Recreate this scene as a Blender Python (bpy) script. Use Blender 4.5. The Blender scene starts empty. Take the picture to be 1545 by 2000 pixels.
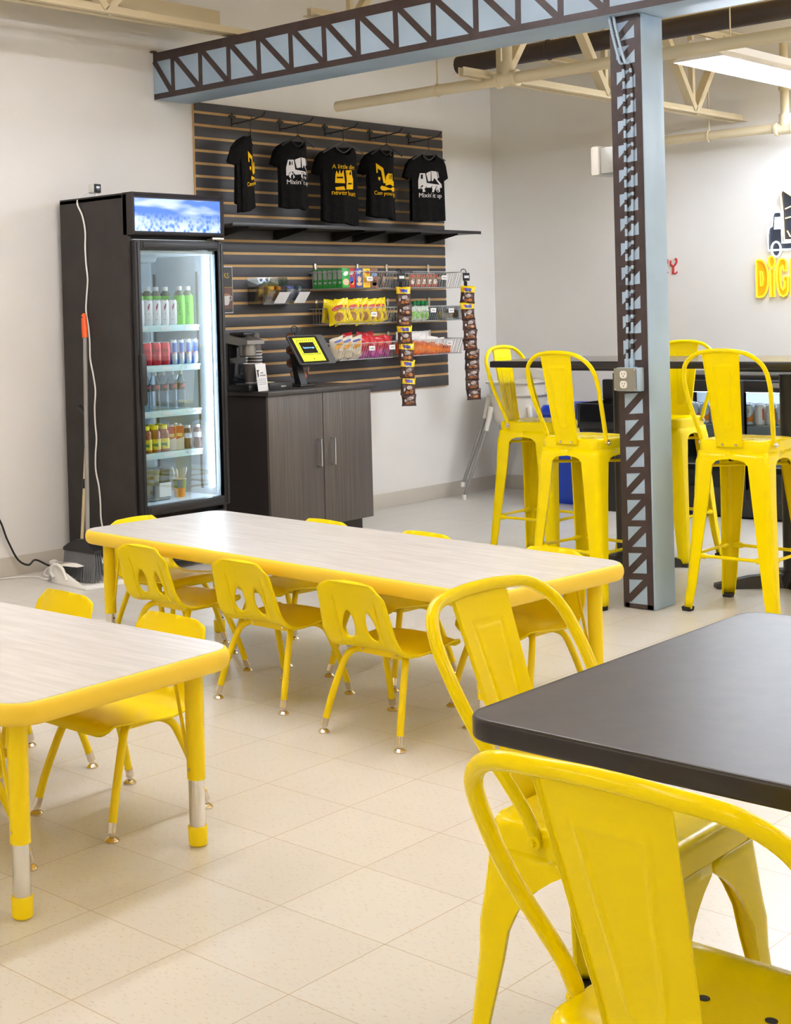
import bpy, bmesh, math, random
from mathutils import Vector, Matrix, Euler
from mathutils.geometry import delaunay_2d_cdt
random.seed(7)
SC = bpy.context.scene
COL = SC.collection
PI = math.pi

# ------------------------------------------------------------------ camera, world, exposure
F, CX, CY = 2810.61, 415.17, 657.09
cam = bpy.data.cameras.new('camera'); camo = bpy.data.objects.new('camera', cam); COL.objects.link(camo)
Rm = Matrix.Rotation(.7906, 3, 'Z') @ Matrix.Rotation(-.0136, 3, 'X') @ Matrix.Rotation(.0283, 3, 'Y')
camo.matrix_world = Matrix.Translation((6.2071, -2.0756, 1.3474)) @ (Rm @ Matrix.Rotation(PI / 2, 3, 'X')).to_4x4()
cam.sensor_fit = 'HORIZONTAL'; cam.sensor_width = 36.0
cam.lens = F * 36.0 / 1545
cam.shift_x = (772.5 - CX) / 1545; cam.shift_y = (CY - 1000) / 1545
cam.clip_start = .05
SC.camera = camo
w = bpy.data.worlds.new('world'); SC.world = w; w.use_nodes = True
w.node_tree.nodes['Background'].inputs[0].default_value = (1, .97, .92, 1)
w.node_tree.nodes['Background'].inputs[1].default_value = .3
SC.view_settings.view_transform = 'Standard'; SC.view_settings.look = 'None'
SC.view_settings.exposure = 0.56; SC.view_settings.gamma = 1.0
SC.view_settings.use_curve_mapping = False
TUBE = 22.5          # strength of the fluorescent tubes over the front of the room
TUBE_BOOST = 44.0     # raised strength, to brighten the back walls and the chair backs

# ------------------------------------------------------------------ materials
def lin(c):
    return tuple((v / 255 / 12.92 if v / 255 <= .04045 else ((v / 255 + .055) / 1.055) ** 2.4) for v in c[:3]) + (1,)

def mat(name, c, rough=.5, metal=0.0, spec=.5, coat=0.0, emis=0.0, trans=0.0, alpha=1.0):
    m = bpy.data.materials.new(name); m.use_nodes = True
    b = m.node_tree.nodes['Principled BSDF']
    b.inputs['Base Color'].default_value = lin(c)
    b.inputs['Roughness'].default_value = rough; b.inputs['Metallic'].default_value = metal
    b.inputs['Specular IOR Level'].default_value = spec
    b.inputs['Coat Weight'].default_value = coat; b.inputs['Coat Roughness'].default_value = .08
    b.inputs['Transmission Weight'].default_value = trans; b.inputs['Alpha'].default_value = alpha
    if emis:
        b.inputs['Emission Color'].default_value = lin(c); b.inputs['Emission Strength'].default_value = emis
    return m

def nodes(m):
    nt = m.node_tree
    return nt, nt.nodes, nt.links, nt.nodes['Principled BSDF']

def noise_tint(m, c1, c2, scale, stretch=(1, 1, 1), detail=3, lo=.35, hi=.65, bump=0.0):
    """two colours mixed by a stretched noise in object space"""
    nt, N, L, b = nodes(m)
    tc = N.new('ShaderNodeTexCoord'); mp = N.new('ShaderNodeMapping'); mp.inputs['Scale'].default_value = stretch
    L.new(tc.outputs['Object'], mp.inputs[0])
    n = N.new('ShaderNodeTexNoise'); n.inputs['Scale'].default_value = scale; n.inputs['Detail'].default_value = detail
    L.new(mp.outputs[0], n.inputs[0])
    r = N.new('ShaderNodeValToRGB'); r.color_ramp.elements[0].position = lo; r.color_ramp.elements[1].position = hi
    r.color_ramp.elements[0].color = lin(c1); r.color_ramp.elements[1].color = lin(c2)
    L.new(n.outputs[0], r.inputs[0]); L.new(r.outputs[0], b.inputs['Base Color'])
    if bump:
        bp = N.new('ShaderNodeBump'); bp.inputs['Strength'].default_value = bump; bp.inputs['Distance'].default_value = .002
        L.new(n.outputs[0], bp.inputs['Height']); L.new(bp.outputs[0], b.inputs['Normal'])
    return m

def glass_mat(name, tint=(235, 242, 245), gloss=.08, rough=.02):
    m = bpy.data.materials.new(name); m.use_nodes = True
    nt = m.node_tree; N = nt.nodes; L = nt.links; N.remove(N['Principled BSDF'])
    t = N.new('ShaderNodeBsdfTransparent'); t.inputs[0].default_value = lin(tint)
    g = N.new('ShaderNodeBsdfGlossy'); g.inputs['Roughness'].default_value = rough; g.inputs[0].default_value = (1, 1, 1, 1)
    f = N.new('ShaderNodeFresnel'); f.inputs[0].default_value = 1.45
    mx = N.new('ShaderNodeMixShader'); ad = N.new('ShaderNodeMath'); ad.operation = 'MULTIPLY'; ad.inputs[1].default_value = gloss * 12
    L.new(f.outputs[0], ad.inputs[0]); L.new(ad.outputs[0], mx.inputs[0]); L.new(t.outputs[0], mx.inputs[1]); L.new(g.outputs[0], mx.inputs[2])
    L.new(mx.outputs[0], N['Material Output'].inputs[0])
    return m

M = {}
M['wall'] = noise_tint(mat('wall_paint', (232, 228, 222), .75, spec=.2), (229, 225, 219), (234, 230, 224), 1.5)
M['base'] = mat('vinyl_baseboard', (205, 196, 182), .5)
M['ceil'] = mat('ceiling_paint', (246, 220, 164), .85, spec=.1)
M['steel_beige'] = mat('beige_painted_steel', (214, 198, 164), .6, spec=.25)
M['blackpipe'] = mat('black_pipe', (58, 46, 40), .5)
M['blue'] = noise_tint(mat('pale_blue_paint', (166, 188, 208), .45), (161, 183, 203), (171, 193, 213), 3)
M['brown'] = noise_tint(mat('dark_brown_paint', (62, 48, 48), .42), (56, 43, 43), (68, 54, 53), 14, bump=.25)
M['yel'] = mat('yellow_gloss_enamel', (252, 224, 0), .2, spec=.16, coat=.07)
M['yplas'] = mat('yellow_plastic', (249, 221, 0), .42, spec=.22)
M['ytube'] = mat('yellow_powder_coat', (251, 218, 0), .34, spec=.28, coat=.08)
M['yedge'] = mat('yellow_edge_band', (250, 210, 66), .45, spec=.25)
M['chrome'] = mat('chrome', (225, 222, 215), .12, metal=1)
M['nickel'] = mat('worn_nickel', (222, 212, 196), .24, metal=1)
M['alu'] = mat('brushed_aluminium', (205, 205, 208), .3, metal=1)
M['wire'] = mat('chromed_wire', (208, 208, 208), .3, metal=.45)
M['black'] = mat('black_plastic', (28, 26, 26), .45)
M['rubber'] = mat('black_rubber', (35, 33, 32), .7)
M['blacksteel'] = mat('black_powder_coat', (30, 27, 26), .38)
M['fridge'] = noise_tint(mat('black_fridge_shell', (52, 47, 45), .55, spec=.3), (50, 45, 43), (56, 51, 48), 8)
M['tabletop'] = noise_tint(mat('black_table_laminate', (66, 60, 58), .38), (63, 57, 55), (70, 64, 62), 30)
M['gloss_lam'] = mat('satin_black_laminate', (70, 65, 62), .2, spec=.75)
M['tabledge'] = mat('black_table_edge', (36, 30, 29), .3)
M['white'] = mat('white_plastic', (235, 232, 226), .4)
M['cream'] = mat('offwhite_plastic', (226, 220, 208), .45)
M['fwhite'] = mat('white_fridge_liner', (226, 234, 240), .5)
M['shelfglass'] = mat('pale_aqua_shelf_edge', (205, 232, 230), .3)
M['grey'] = mat('grey_tube', (138, 134, 130), .4)
M['tan'] = noise_tint(mat('raw_mdf_groove', (205, 164, 108), .7), (196, 152, 96), (214, 175, 120), 9, (1, .3, 1))
M['slat'] = noise_tint(mat('charcoal_slat_board', (72, 70, 72), .5, spec=.35), (69, 67, 69), (75, 73, 75), 5)
M['shirt'] = noise_tint(mat('black_jersey', (24, 22, 21), .9, spec=.1), (21, 19, 18), (27, 25, 24), 40)
M['pyel'] = mat('yellow_print', (232, 178, 20), .8, spec=.1)
M['pwhite'] = mat('white_print', (222, 216, 212), .8, spec=.1)
M['orange'] = mat('orange_plastic', (240, 92, 26), .4)
M['red'] = mat('red_paint', (190, 36, 36), .5)
M['paper'] = mat('white_card', (236, 232, 230), .6)
M['ink'] = mat('dark_ink', (60, 58, 60), .8)
M['bluebin'] = mat('blue_plastic', (24, 66, 190), .35)
M['glass'] = glass_mat('fridge_glass', (238, 244, 246), .03)
M['clear'] = glass_mat('clear_acrylic', (236, 240, 242), .06)
M['bottle'] = glass_mat('clear_bottle_plastic', (236, 241, 245), .05, .06)
M['led'] = mat('cool_led', (226, 238, 255), emis=30.0)
M['tube'] = mat('fluorescent_tube', (240, 242, 252), emis=TUBE)
M['tube_boost'] = mat('bright_fluorescent_tube', (229, 239, 255), emis=TUBE_BOOST)
M['fixture'] = mat('white_fixture_enamel', (232, 226, 218), .4)
M['screenY'] = mat('lit_yellow_screen', (206, 212, 40), emis=.75)
M['screenK'] = mat('dark_screen', (34, 30, 30), .2)
M['screenB'] = mat('lit_blue_letters', (120, 190, 250), emis=1.2)
M['graydark'] = mat('dark_grey_plastic', (74, 74, 74), .4)
M['silver'] = mat('silver_plastic', (150, 145, 140), .35, metal=.6)
M['cup'] = mat('brown_paper_cup', (96, 88, 84), .7)
M['tin'] = mat('can_lid', (205, 208, 212), .25, metal=.9)
M['neonW'] = mat('white_neon', (236, 244, 255), emis=1.7)
M['neonY'] = mat('yellow_neon', (255, 236, 40), emis=.62)
M['neonO'] = mat('warm_neon', (255, 226, 170), emis=1.2)
M['amber'] = mat('amber_letter_face', (232, 166, 0), .5)
M['navy'] = mat('dark_sign_panel', (52, 56, 66), .3)
_cc = {}
def cm(c, rough=.45, metal=0.0):
    k = (c, rough, metal)
    if k not in _cc: _cc[k] = mat('colour_%02x%02x%02x' % c, c, rough, metal)
    return _cc[k]

# floor tiles
def floor_mat():
    m = mat('vinyl_floor_tile', (236, 226, 208), .3, spec=.45); nt, N, L, b = nodes(m)
    g = N.new('ShaderNodeNewGeometry'); mp = N.new('ShaderNodeMapping'); mp.vector_type = 'POINT'
    T = .3048
    mp.inputs['Scale'].default_value = (1 / T, 1 / T, 1); mp.inputs['Location'].default_value = (-3.6622 / T + 40, 40, 0)
    L.new(g.outputs['Position'], mp.inputs[0])
    sp = N.new('ShaderNodeSeparateXYZ'); L.new(mp.outputs[0], sp.inputs[0])
    def math1(op, a, v=None, b2=None):
        n = N.new('ShaderNodeMath'); n.operation = op
        L.new(a, n.inputs[0])
        if v is not None: n.inputs[1].default_value = v
        if b2 is not None: L.new(b2, n.inputs[1])
        return n.outputs[0]
    d = []
    for ax in (0, 1):
        f = math1('FRACT', sp.outputs[ax]); f = math1('SUBTRACT', f, .5); f = math1('ABSOLUTE', f); d.append(f)
    mxx = math1('MAXIMUM', d[0], b2=d[1]); line = math1('GREATER_THAN', mxx, .4955)
    # per tile tint
    fl = N.new('ShaderNodeVectorMath'); fl.operation = 'FLOOR'; L.new(mp.outputs[0], fl.inputs[0])
    wn = N.new('ShaderNodeTexWhiteNoise'); wn.noise_dimensions = '2D'; L.new(fl.outputs[0], wn.inputs[0])
    # chips: two thresholds of stretched noise, rotated per tile
    def chips(scale, st, rot, lo, rad):
        m2 = N.new('ShaderNodeMapping'); m2.inputs['Scale'].default_value = st; m2.inputs['Rotation'].default_value = (0, 0, rot)
        L.new(g.outputs['Position'], m2.inputs[0])
        n = N.new('ShaderNodeTexVoronoi'); n.voronoi_dimensions = '2D'; n.inputs['Scale'].default_value = scale
        L.new(m2.outputs[0], n.inputs['Vector'])
        se = N.new('ShaderNodeSeparateColor'); L.new(n.outputs['Color'], se.inputs[0])
        a = math1('LESS_THAN', n.outputs['Distance'], rad); b2 = math1('GREATER_THAN', se.outputs[0], lo)
        return math1('MULTIPLY', a, b2=b2)
    c1 = chips(46, (.6, 2.3, 1), .35, .6, .17); c2 = chips(60, (.6, 2.0, 1), -.3, .74, .15)
    cl = N.new('ShaderNodeTexNoise'); cl.inputs['Scale'].default_value = 5; cl.inputs['Detail'].default_value = 4; L.new(g.outputs['Position'], cl.inputs[0])
    def mix(fac, a, bcol, aconn=None, k=None):
        n = N.new('ShaderNodeMix'); n.data_type = 'RGBA'
        if k is not None: fac = math1('MULTIPLY', fac, k)
        L.new(fac, n.inputs[0])
        if aconn is None: n.inputs[6].default_value = lin(a)
        else: L.new(aconn, n.inputs[6])
        n.inputs[7].default_value = lin(bcol); return n.outputs[2]
    col = mix(wn.outputs[0], (219, 216, 210), (214, 210, 203))
    col = mix(cl.outputs[0], None, (206, 200, 189), col, .5)
    col = mix(c1, None, (176, 158, 132), col, .26)
    col = mix(c2, None, (178, 146, 112), col, .34)
    col = mix(line, None, (178, 156, 128), col, .75)
    L.new(col, b.inputs['Base Color'])
    return m
M['floor'] = floor_mat()
M['lam'] = noise_tint(mat('white_woodgrain_laminate', (216, 213, 210), .3, spec=.4), (206, 202, 198), (221, 218, 215), 9, (.6, 6, 1), 4)
def wood_mat():
    m = mat('dark_woodgrain_laminate', (88, 80, 74), .45)
    return noise_tint(m, (74, 66, 61), (104, 95, 88), 60, (3, 3, .03), 3, .3, .7)
M['wood'] = wood_mat()
def ice_mat():
    m = mat('lit_ice_picture', (90, 150, 235), .2); nt, N, L, b = nodes(m)
    tc = N.new('ShaderNodeTexCoord'); sp = N.new('ShaderNodeSeparateXYZ'); L.new(tc.outputs['Object'], sp.inputs[0])
    v = N.new('ShaderNodeTexVoronoi'); v.inputs['Scale'].default_value = 42; L.new(tc.outputs['Object'], v.inputs[0])
    n = N.new('ShaderNodeTexNoise'); n.inputs['Scale'].default_value = 14; n.inputs['Detail'].default_value = 4; L.new(tc.outputs['Object'], n.inputs[0])
    mr = N.new('ShaderNodeMapRange'); mr.inputs[1].default_value = 1.905; mr.inputs[2].default_value = 1.80; L.new(sp.outputs[2], mr.inputs[0])
    a = N.new('ShaderNodeMath'); a.operation = 'ADD'; L.new(v.outputs[0], a.inputs[0]); L.new(n.outputs[0], a.inputs[1])
    r1 = N.new('ShaderNodeValToRGB'); e = r1.color_ramp.elements; e[0].position = .62; e[0].color = lin((52, 120, 216)); e[1].position = 1.0; e[1].color = lin((214, 232, 252))
    hf = N.new('ShaderNodeMath'); hf.operation = 'MULTIPLY'; hf.inputs[1].default_value = .85; L.new(a.outputs[0], hf.inputs[0]); L.new(hf.outputs[0], r1.inputs[0])
    n2 = N.new('ShaderNodeTexNoise'); n2.inputs['Scale'].default_value = 3; mp = N.new('ShaderNodeMapping'); mp.inputs['Scale'].default_value = (1, 1, 5); L.new(tc.outputs['Object'], mp.inputs[0]); L.new(mp.outputs[0], n2.inputs[0])
    r2 = N.new('ShaderNodeValToRGB'); e = r2.color_ramp.elements; e[0].position = .42; e[0].color = lin((48, 108, 232)); e[1].position = .66; e[1].color = lin((214, 232, 255)); L.new(n2.outputs[0], r2.inputs[0])
    mx = N.new('ShaderNodeMix'); mx.data_type = 'RGBA'; L.new(mr.outputs[0], mx.inputs[0]); L.new(r2.outputs[0], mx.inputs[6]); L.new(r1.outputs[0], mx.inputs[7])
    L.new(mx.outputs[2], b.inputs['Emission Color']); b.inputs['Emission Strength'].default_value = 1.0; b.inputs['Base Color'].default_value = (0, 0, 0, 1)
    return m
M['ice'] = ice_mat()

# ------------------------------------------------------------------ mesh building
class MB:
    def __init__(s):
        s.bm = bmesh.new(); s.X = Matrix.Identity(4); s.mi = 0
    def v(s, p): return s.bm.verts.new(s.X @ Vector(p))
    def f(s, vs):
        try:
            fc = s.bm.faces.new(vs); fc.material_index = s.mi; fc.smooth = True; return fc
        except ValueError: return None
    def box(s, c, d, bev=0.0, rot=None, seg=2):
        b2 = bmesh.new(); bmesh.ops.create_cube(b2, size=1.0)
        for q in b2.verts: q.co = Vector((q.co.x * d[0], q.co.y * d[1], q.co.z * d[2]))
        if bev: bmesh.ops.bevel(b2, geom=list(b2.edges), offset=min(bev, min(d) * .49), segments=seg, profile=.5, affect='EDGES')
        R = Euler(rot).to_matrix().to_4x4() if rot else Matrix.Identity(4)
        s.merge(b2, Matrix.Translation(c) @ R); return s
    def merge(s, b2, Mx):
        vm = {}
        for q in b2.verts: vm[q] = s.v(Mx @ q.co)
        for fc in b2.faces: s.f([vm[q] for q in fc.verts])
        b2.free()
    def loft(s, loops, closed=True, cap0=False, cap1=False):
        L = [[s.v(p) for p in lp] for lp in loops]
        n = len(L[0])
        for a, b in zip(L, L[1:]):
            for i in range(n if closed else n - 1):
                j = (i + 1) % n; s.f([a[i], a[j], b[j], b[i]])
        if cap0: s.f(list(reversed(L[0])))
        if cap1: s.f(L[-1])
        return s
    def tube(s, pts, r, seg=8, cap=True, closed=False):
        P = [Vector(p) for p in pts]; n = len(P); R = r if isinstance(r, (list, tuple)) else [r] * n
        T = []
        for i in range(n):
            a = P[(i - 1) % n] if (closed or i > 0) else P[i]; b = P[(i + 1) % n] if (closed or i < n - 1) else P[i]
            t = b - a
            if t.length < 1e-9: t = Vector((0, 0, 1))
            T.append(t.normalized())
        u = T[0].orthogonal().normalized(); lps = []
        for i in range(n):
            u = (u - T[i] * u.dot(T[i]))
            if u.length < 1e-6: u = T[i].orthogonal()
            u.normalize(); w2 = T[i].cross(u)
            lps.append([P[i] + R[i] * (math.cos(2 * PI * k / seg) * u + math.sin(2 * PI * k / seg) * w2) for k in range(seg)])
        if closed: lps.append(lps[0])
        s.loft(lps, True, cap and not closed, cap and not closed); return s
    def lathe(s, prof, c=(0, 0, 0), seg=14, axis='Z', cap=True):
        Mx = Matrix.Translation(c)
        if axis == 'X': Mx = Mx @ Matrix.Rotation(PI / 2, 4, 'Y')
        if axis == 'Y': Mx = Mx @ Matrix.Rotation(-PI / 2, 4, 'X')
        lps = [[Mx @ Vector((r * math.cos(2 * PI * k / seg), r * math.sin(2 * PI * k / seg), z)) for k in range(seg)] for r, z in prof]
        s.loft(lps, True, cap and prof[0][0] > 1e-4, cap and prof[-1][0] > 1e-4); return s
    def prism(s, poly, z0, z1, Mx=None):
        Mx = Mx or Matrix.Identity(4)
        a = [s.v(Mx @ Vector((x, y, z0))) for x, y in poly]; b = [s.v(Mx @ Vector((x, y, z1))) for x, y in poly]; n = len(poly)
        s.f(list(reversed(a))); s.f(b)
        for i in range(n): s.f([a[i], a[(i + 1) % n], b[(i + 1) % n], b[i]])
        return s
    def grid(s, fn, nu, nv):
        g = [[s.v(fn(i / nu, j / nv)) for i in range(nu + 1)] for j in range(nv + 1)]
        for j in range(nv):
            for i in range(nu): s.f([g[j][i], g[j][i + 1], g[j + 1][i + 1], g[j + 1][i]])
        return s
    def sheet(s, outline, holes, sp, fn):
        """triangulated flat region with holes, mapped to 3-D"""
        vs, ed = [], []
        for lp in [outline] + list(holes):
            b = len(vs); vs += [Vector(p) for p in lp]; ed += [(b + i, b + (i + 1) % len(lp)) for i in range(len(lp))]
        xs = [p[0] for p in outline]; ys = [p[1] for p in outline]
        y = min(ys) + sp * .5
        allp = list(vs)
        while y < max(ys):
            x = min(xs) + sp * .5
            while x < max(xs):
                if inside((x, y), outline) and not any(inside((x, y), h) for h in holes) and min((p - Vector((x, y))).length for p in allp) > sp * .55:
                    vs.append(Vector((x, y)))
                x += sp
            y += sp
        ov, oe, of, *_ = delaunay_2d_cdt(vs, ed, [], 0, 1e-6)
        nv = [s.v(fn(p[0], p[1])) for p in ov]
        for fc in of:
            c = sum((Vector(ov[i]) for i in fc), Vector((0, 0))) / len(fc)
            if inside(c, outline) and not any(inside(c, h) for h in holes): s.f([nv[i] for i in fc])
        return s
    def done(s, name, mats, parent=None, loc=None, sharp=38, solid=0.0, off=0.0, weld=True, rot=None):
        if weld: bmesh.ops.remove_doubles(s.bm, verts=list(s.bm.verts), dist=1e-5)
        for q in [q for q in s.bm.verts if not q.link_faces]: s.bm.verts.remove(q)
        bmesh.ops.recalc_face_normals(s.bm, faces=list(s.bm.faces)) if not solid else None
        me = bpy.data.meshes.new(name); s.bm.to_mesh(me); s.bm.free()
        for m in (mats if isinstance(mats, (list, tuple)) else [mats]): me.materials.append(M[m] if isinstance(m, str) else m)
        me.set_sharp_from_angle(angle=math.radians(sharp))
        o = bpy.data.objects.new(name, me); COL.objects.link(o)
        if parent: o.parent = parent
        if loc: o.location = loc
        if rot: o.rotation_euler = rot
        if solid:
            md = o.modifiers.new('thickness', 'SOLIDIFY'); md.thickness = solid; md.offset = off
        return o

def inside(p, poly):
    x, y = p[0], p[1]; c = False; n = len(poly); j = n - 1
    for i in range(n):
        xi, yi = poly[i]; xj, yj = poly[j]
        if (yi > y) != (yj > y) and x < (xj - xi) * (y - yi) / (yj - yi) + xi: c = not c
        j = i
    return c
def rrect(x0, y0, x1, y1, r, k=5):
    out = []
    for cx, cy, a in ((x1 - r, y1 - r, 0), (x0 + r, y1 - r, 90), (x0 + r, y0 + r, 180), (x1 - r, y0 + r, 270)):
        for i in range(k + 1):
            t = math.radians(a + 90 * i / k); out.append((cx + r * math.cos(t), cy + r * math.sin(t)))
    return out
def catmull(P, per=6, closed=False):
    P = [Vector(p) for p in P]; n = len(P); out = []
    for i in range(n if closed else n - 1):
        p1, p2 = P[i], P[(i + 1) % n]
        p0 = P[i - 1] if (closed or i > 0) else p1 * 2 - p2
        p3 = P[(i + 2) % n] if (closed or i < n - 2) else p2 * 2 - p1
        for k in range(per):
            t = k / per
            out.append(.5 * ((2 * p1) + (p2 - p0) * t + (2 * p0 - 5 * p1 + 4 * p2 - p3) * t * t + (3 * p1 - p0 - 3 * p2 + p3) * t ** 3))
    if not closed: out.append(P[-1])
    return out
def lerp(a, b, t): return a + (b - a) * t

def empty(name, loc=(0, 0, 0), rz=0.0, label=None, cat=None, group=None):
    o = bpy.data.objects.new(name, None); COL.objects.link(o); o.location = loc; o.rotation_euler = (0, 0, rz)
    o.empty_display_size = .1
    return tag(o, label, cat, group)
def tag(o, label=None, cat=None, group=None, kind=None):
    if label: o['label'] = label
    if cat: o['category'] = cat
    if group: o['group'] = group
    if kind: o['kind'] = kind
    return o
def dup(o, loc=None, rz=None, label=None, group=None, parent=None):
    c = o.copy(); COL.objects.link(c)
    if parent: c.parent = parent
    if loc is not None: c.location = loc
    if rz is not None: c.rotation_euler = (0, 0, rz)
    if label: c['label'] = label
    if group: c['group'] = group
    for ch in list(o.children): dup(ch, parent=c)
    return c
def text_mesh(s, size, ext=.0006):
    c = bpy.data.curves.new('lettering', 'FONT'); c.body = s; c.size = size; c.extrude = ext; c.align_x = 'CENTER'; c.align_y = 'CENTER'; c.resolution_u = 3
    o = bpy.data.objects.new('lettering', c); COL.objects.link(o)
    me = bpy.data.meshes.new_from_object(o.evaluated_get(bpy.context.evaluated_depsgraph_get()))
    bpy.data.objects.remove(o); bpy.data.curves.remove(c)
    return me
def text(s, size, m, parent, Mx, name='lettering', fn=None, sx=1.0, ext=.0006):
    me = text_mesh(s, size, ext); me.materials.clear(); me.materials.append(M[m] if isinstance(m, str) else m)
    for q in me.vertices:
        p = Vector((q.co.x * sx, q.co.y, q.co.z)); q.co = fn(p) if fn else Mx @ p
    o = bpy.data.objects.new(name, me); COL.objects.link(o); o.parent = parent; return o
def frame(o, x, y, z):   # matrix from axes
    return Matrix(((x[0], y[0], z[0], o[0]), (x[1], y[1], z[1], o[1]), (x[2], y[2], z[2], o[2]), (0, 0, 0, 1)))
def WA(x, y, z): return frame((x, y, z), (0, 1, 0), (0, 0, 1), (1, 0, 0))     # facing +X (on the left wall)
def WB(x, y, z): return frame((x, y, z), (1, 0, 0), (0, 0, 1), (0, -1, 0))    # facing -Y (on the back wall)
ORD = ['first', 'second', 'third', 'fourth', 'fifth', 'sixth', 'seventh', 'eighth', 'ninth', 'tenth', 'eleventh', 'twelfth']

# ------------------------------------------------------------------ setting
YB = 7.075; XR = 11.0; YF = -6.5; ZC = 3.55
def struct(b, name, m): o = b.done(name, m); o['kind'] = 'structure'; return o
struct(MB().box(((XR) / 2, (YB + YF) / 2, -.05), (XR + .2, YB - YF + .2, .1)), 'floor', 'floor')
struct(MB().box(((XR) / 2, (YB + YF) / 2, ZC + .05), (XR + .2, YB - YF + .2, .1)), 'ceiling', 'ceil')
struct(MB().box((-.05, (YB + YF) / 2, ZC / 2), (.1, YB - YF, ZC)), 'wall_left', 'wall')
struct(MB().box((XR / 2, YB + .05, ZC / 2), (XR + .2, .1, ZC)), 'wall_back', 'wall')
struct(MB().box((XR + .05, (YB + YF) / 2, ZC / 2), (.1, YB - YF, ZC)), 'wall_right', 'wall')
struct(MB().box((XR / 2, YF - .05, ZC / 2), (XR + .2, .1, ZC)), 'wall_front', 'wall')
struct(MB().box((.004, (YB + YF) / 2, .051), (.008, YB - YF, .102), .003), 'baseboard_left', 'base')
struct(MB().box((XR / 2 + .004, YB - .004, .051), (XR - .01, .008, .102), .003), 'baseboard_back', 'base')

# ------------------------------------------------------------------ beam and column with the painted lattice
def strip(b, p, q, wd, Mx, th=.0015):
    """flat painted bar from p to q (2-D), width wd"""
    p, q = Vector(p), Vector(q); d = (q - p).normalized(); n = Vector((-d.y, d.x)) * wd / 2
    b.prism([(p + n)[:], (p - n)[:], (q - n)[:], (q + n)[:]] if False else [tuple(p - n), tuple(q - n), tuple(q + n), tuple(p + n)], 0, th, Mx)
BX1 = 7.5; BY0, BY1, BZ0, BZ1 = 3.640, 3.926, 2.6234, 2.895
beam = empty('ceiling_beam', (0, 0, 0), 0, 'pale blue boxed ceiling beam with dark brown painted truss pattern', 'beam')
MB().box((BX1 / 2 + .005, (BY0 + BY1) / 2, (BZ0 + BZ1) / 2), (BX1, BY1 - BY0, BZ1 - BZ0), .003).done('beam_body', 'blue', beam)
b = MB(); Mx = WB(0, BY0, 0)
strip(b, (.006, BZ0 + .0165), (BX1, BZ0 + .0165), .033, Mx); strip(b, (.006, BZ1 - .026), (BX1, BZ1 - .026), .052, Mx)
xv = .168; k = 0
zb, zt = BZ0 + .033, BZ1 - .052
prev = -.045
while xv < BX1 - .2:
    strip(b, (xv, zb), (xv + random.uniform(-.004, .004), zt), .03, Mx, .002)
    strip(b, (max(prev + .02, .012), zt + .005), (xv - .012, zb - .005), .032, Mx, .0025)
    prev = xv; xv += .235 + random.uniform(-.012, .012)
b.done('painted_truss', 'brown', beam)
MB().box((.02, BY0 - .012, BZ1 + .005), (.03, .03, .008), .001).done('bracket', 'blackpipe', beam)

CX0, CX1, CY0, CY1 = 2.917, 3.073, 3.7136, 3.9005
col = empty('support_column', (0, 0, 0), 0, 'square pale blue support column with dark brown painted lattice', 'column')
MB().box(((CX0 + CX1) / 2, (CY0 + CY1) / 2, BZ0 / 2), (CX1 - CX0, CY1 - CY0, BZ0 - .001), .006).done('column_body', 'blue', col)
b = MB(); Mx = WB(0, CY0, 0); l0, l1 = CX0 + .012, CX1 - .01
strip(b, (l0 + .006, .004), (l0 + .004, BZ0 - .03), .028, Mx); strip(b, (l1 - .012, .004), (l1 - .010, BZ0 - .006), .03, Mx)
strip(b, (l0, .012), (l1, .014), .02, Mx)
z = .026; zs = []
while z < BZ0 - .12:
    h = .118 if z < 1.1 else .108
    strip(b, (l0 + .016, z + .012), (l1 - .02, z + h - .006), .03, Mx, .002)
    z += h; strip(b, (l0, z - .004), (l1 - .004, z + .006), .027, Mx, .0025); zs.append(z)
strip(b, (l0 + .016, z + .012), (l1 - .02, BZ0 - .012), .03, Mx, .002)
b.done('painted_lattice', 'brown', col)

def conduit(dx, top, label):
    c = empty('conduit', (0, 0, 0), 0, label, 'conduit', 'armored cables running down the column')
    xb = 2.974 + dx; y = CY0 - .009
    path = [(xb - .004, y, 1.105), (xb + .002, y, 1.3), (xb + .010 + dx * .4, y, 1.9), (xb + .012 + dx * .5, y, 2.36), (xb - .002, y - .012, 2.43), (top[0], top[1], top[2]), (top[0] - .03, top[1] - .03, top[2] + .35)]
    P = catmull(path, 16); b = MB(); b2 = MB()
    R = []
    pts = []
    for i in range(len(P) - 1):
        n = max(1, int((P[i + 1] - P[i]).length / .005))
        for k in range(n): pts.append(P[i].lerp(P[i + 1], k / n))
    for i, p in enumerate(pts): R.append(.0072 if i % 2 else .0058)
    # short painted bands where the lattice crosses the cable
    run = []; cur = None
    for i, p in enumerate(pts):
        dark = p.z < 2.43 and any(abs(p.z - zz) < .011 or abs(p.z - (zz + .052 + dx * .8)) < .010 for zz in zs)
        if cur is None or dark != cur[0]:
            if cur: cur[1].append((p, R[i]))
            cur = (dark, [(p, R[i])]); run.append(cur)
        else: cur[1].append((p, R[i]))
    for dark, seg in run:
        if len(seg) > 1:
            b.mi = 1 if dark else 0; b.tube([q[0] for q in seg], [q[1] for q in seg], 8)
    b.done('cable', ['blue', 'brown'], c)
    MB().box((xb - .003, y, 1.09), (.022, .016, .04), .003).done('connector', 'blue', c)
conduit(0.0, (2.935, CY0 - .03, 2.62), 'left one of two ribbed cables running down the column to the outlet')
conduit(.024, (2.955, CY0 - .035, 2.64), 'right one of two ribbed cables running down the column to the outlet')
ob = empty('outlet_box', (2.978, CY0, 1.02), 0, 'grey metal double outlet box on the blue column', 'outlet')
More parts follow.
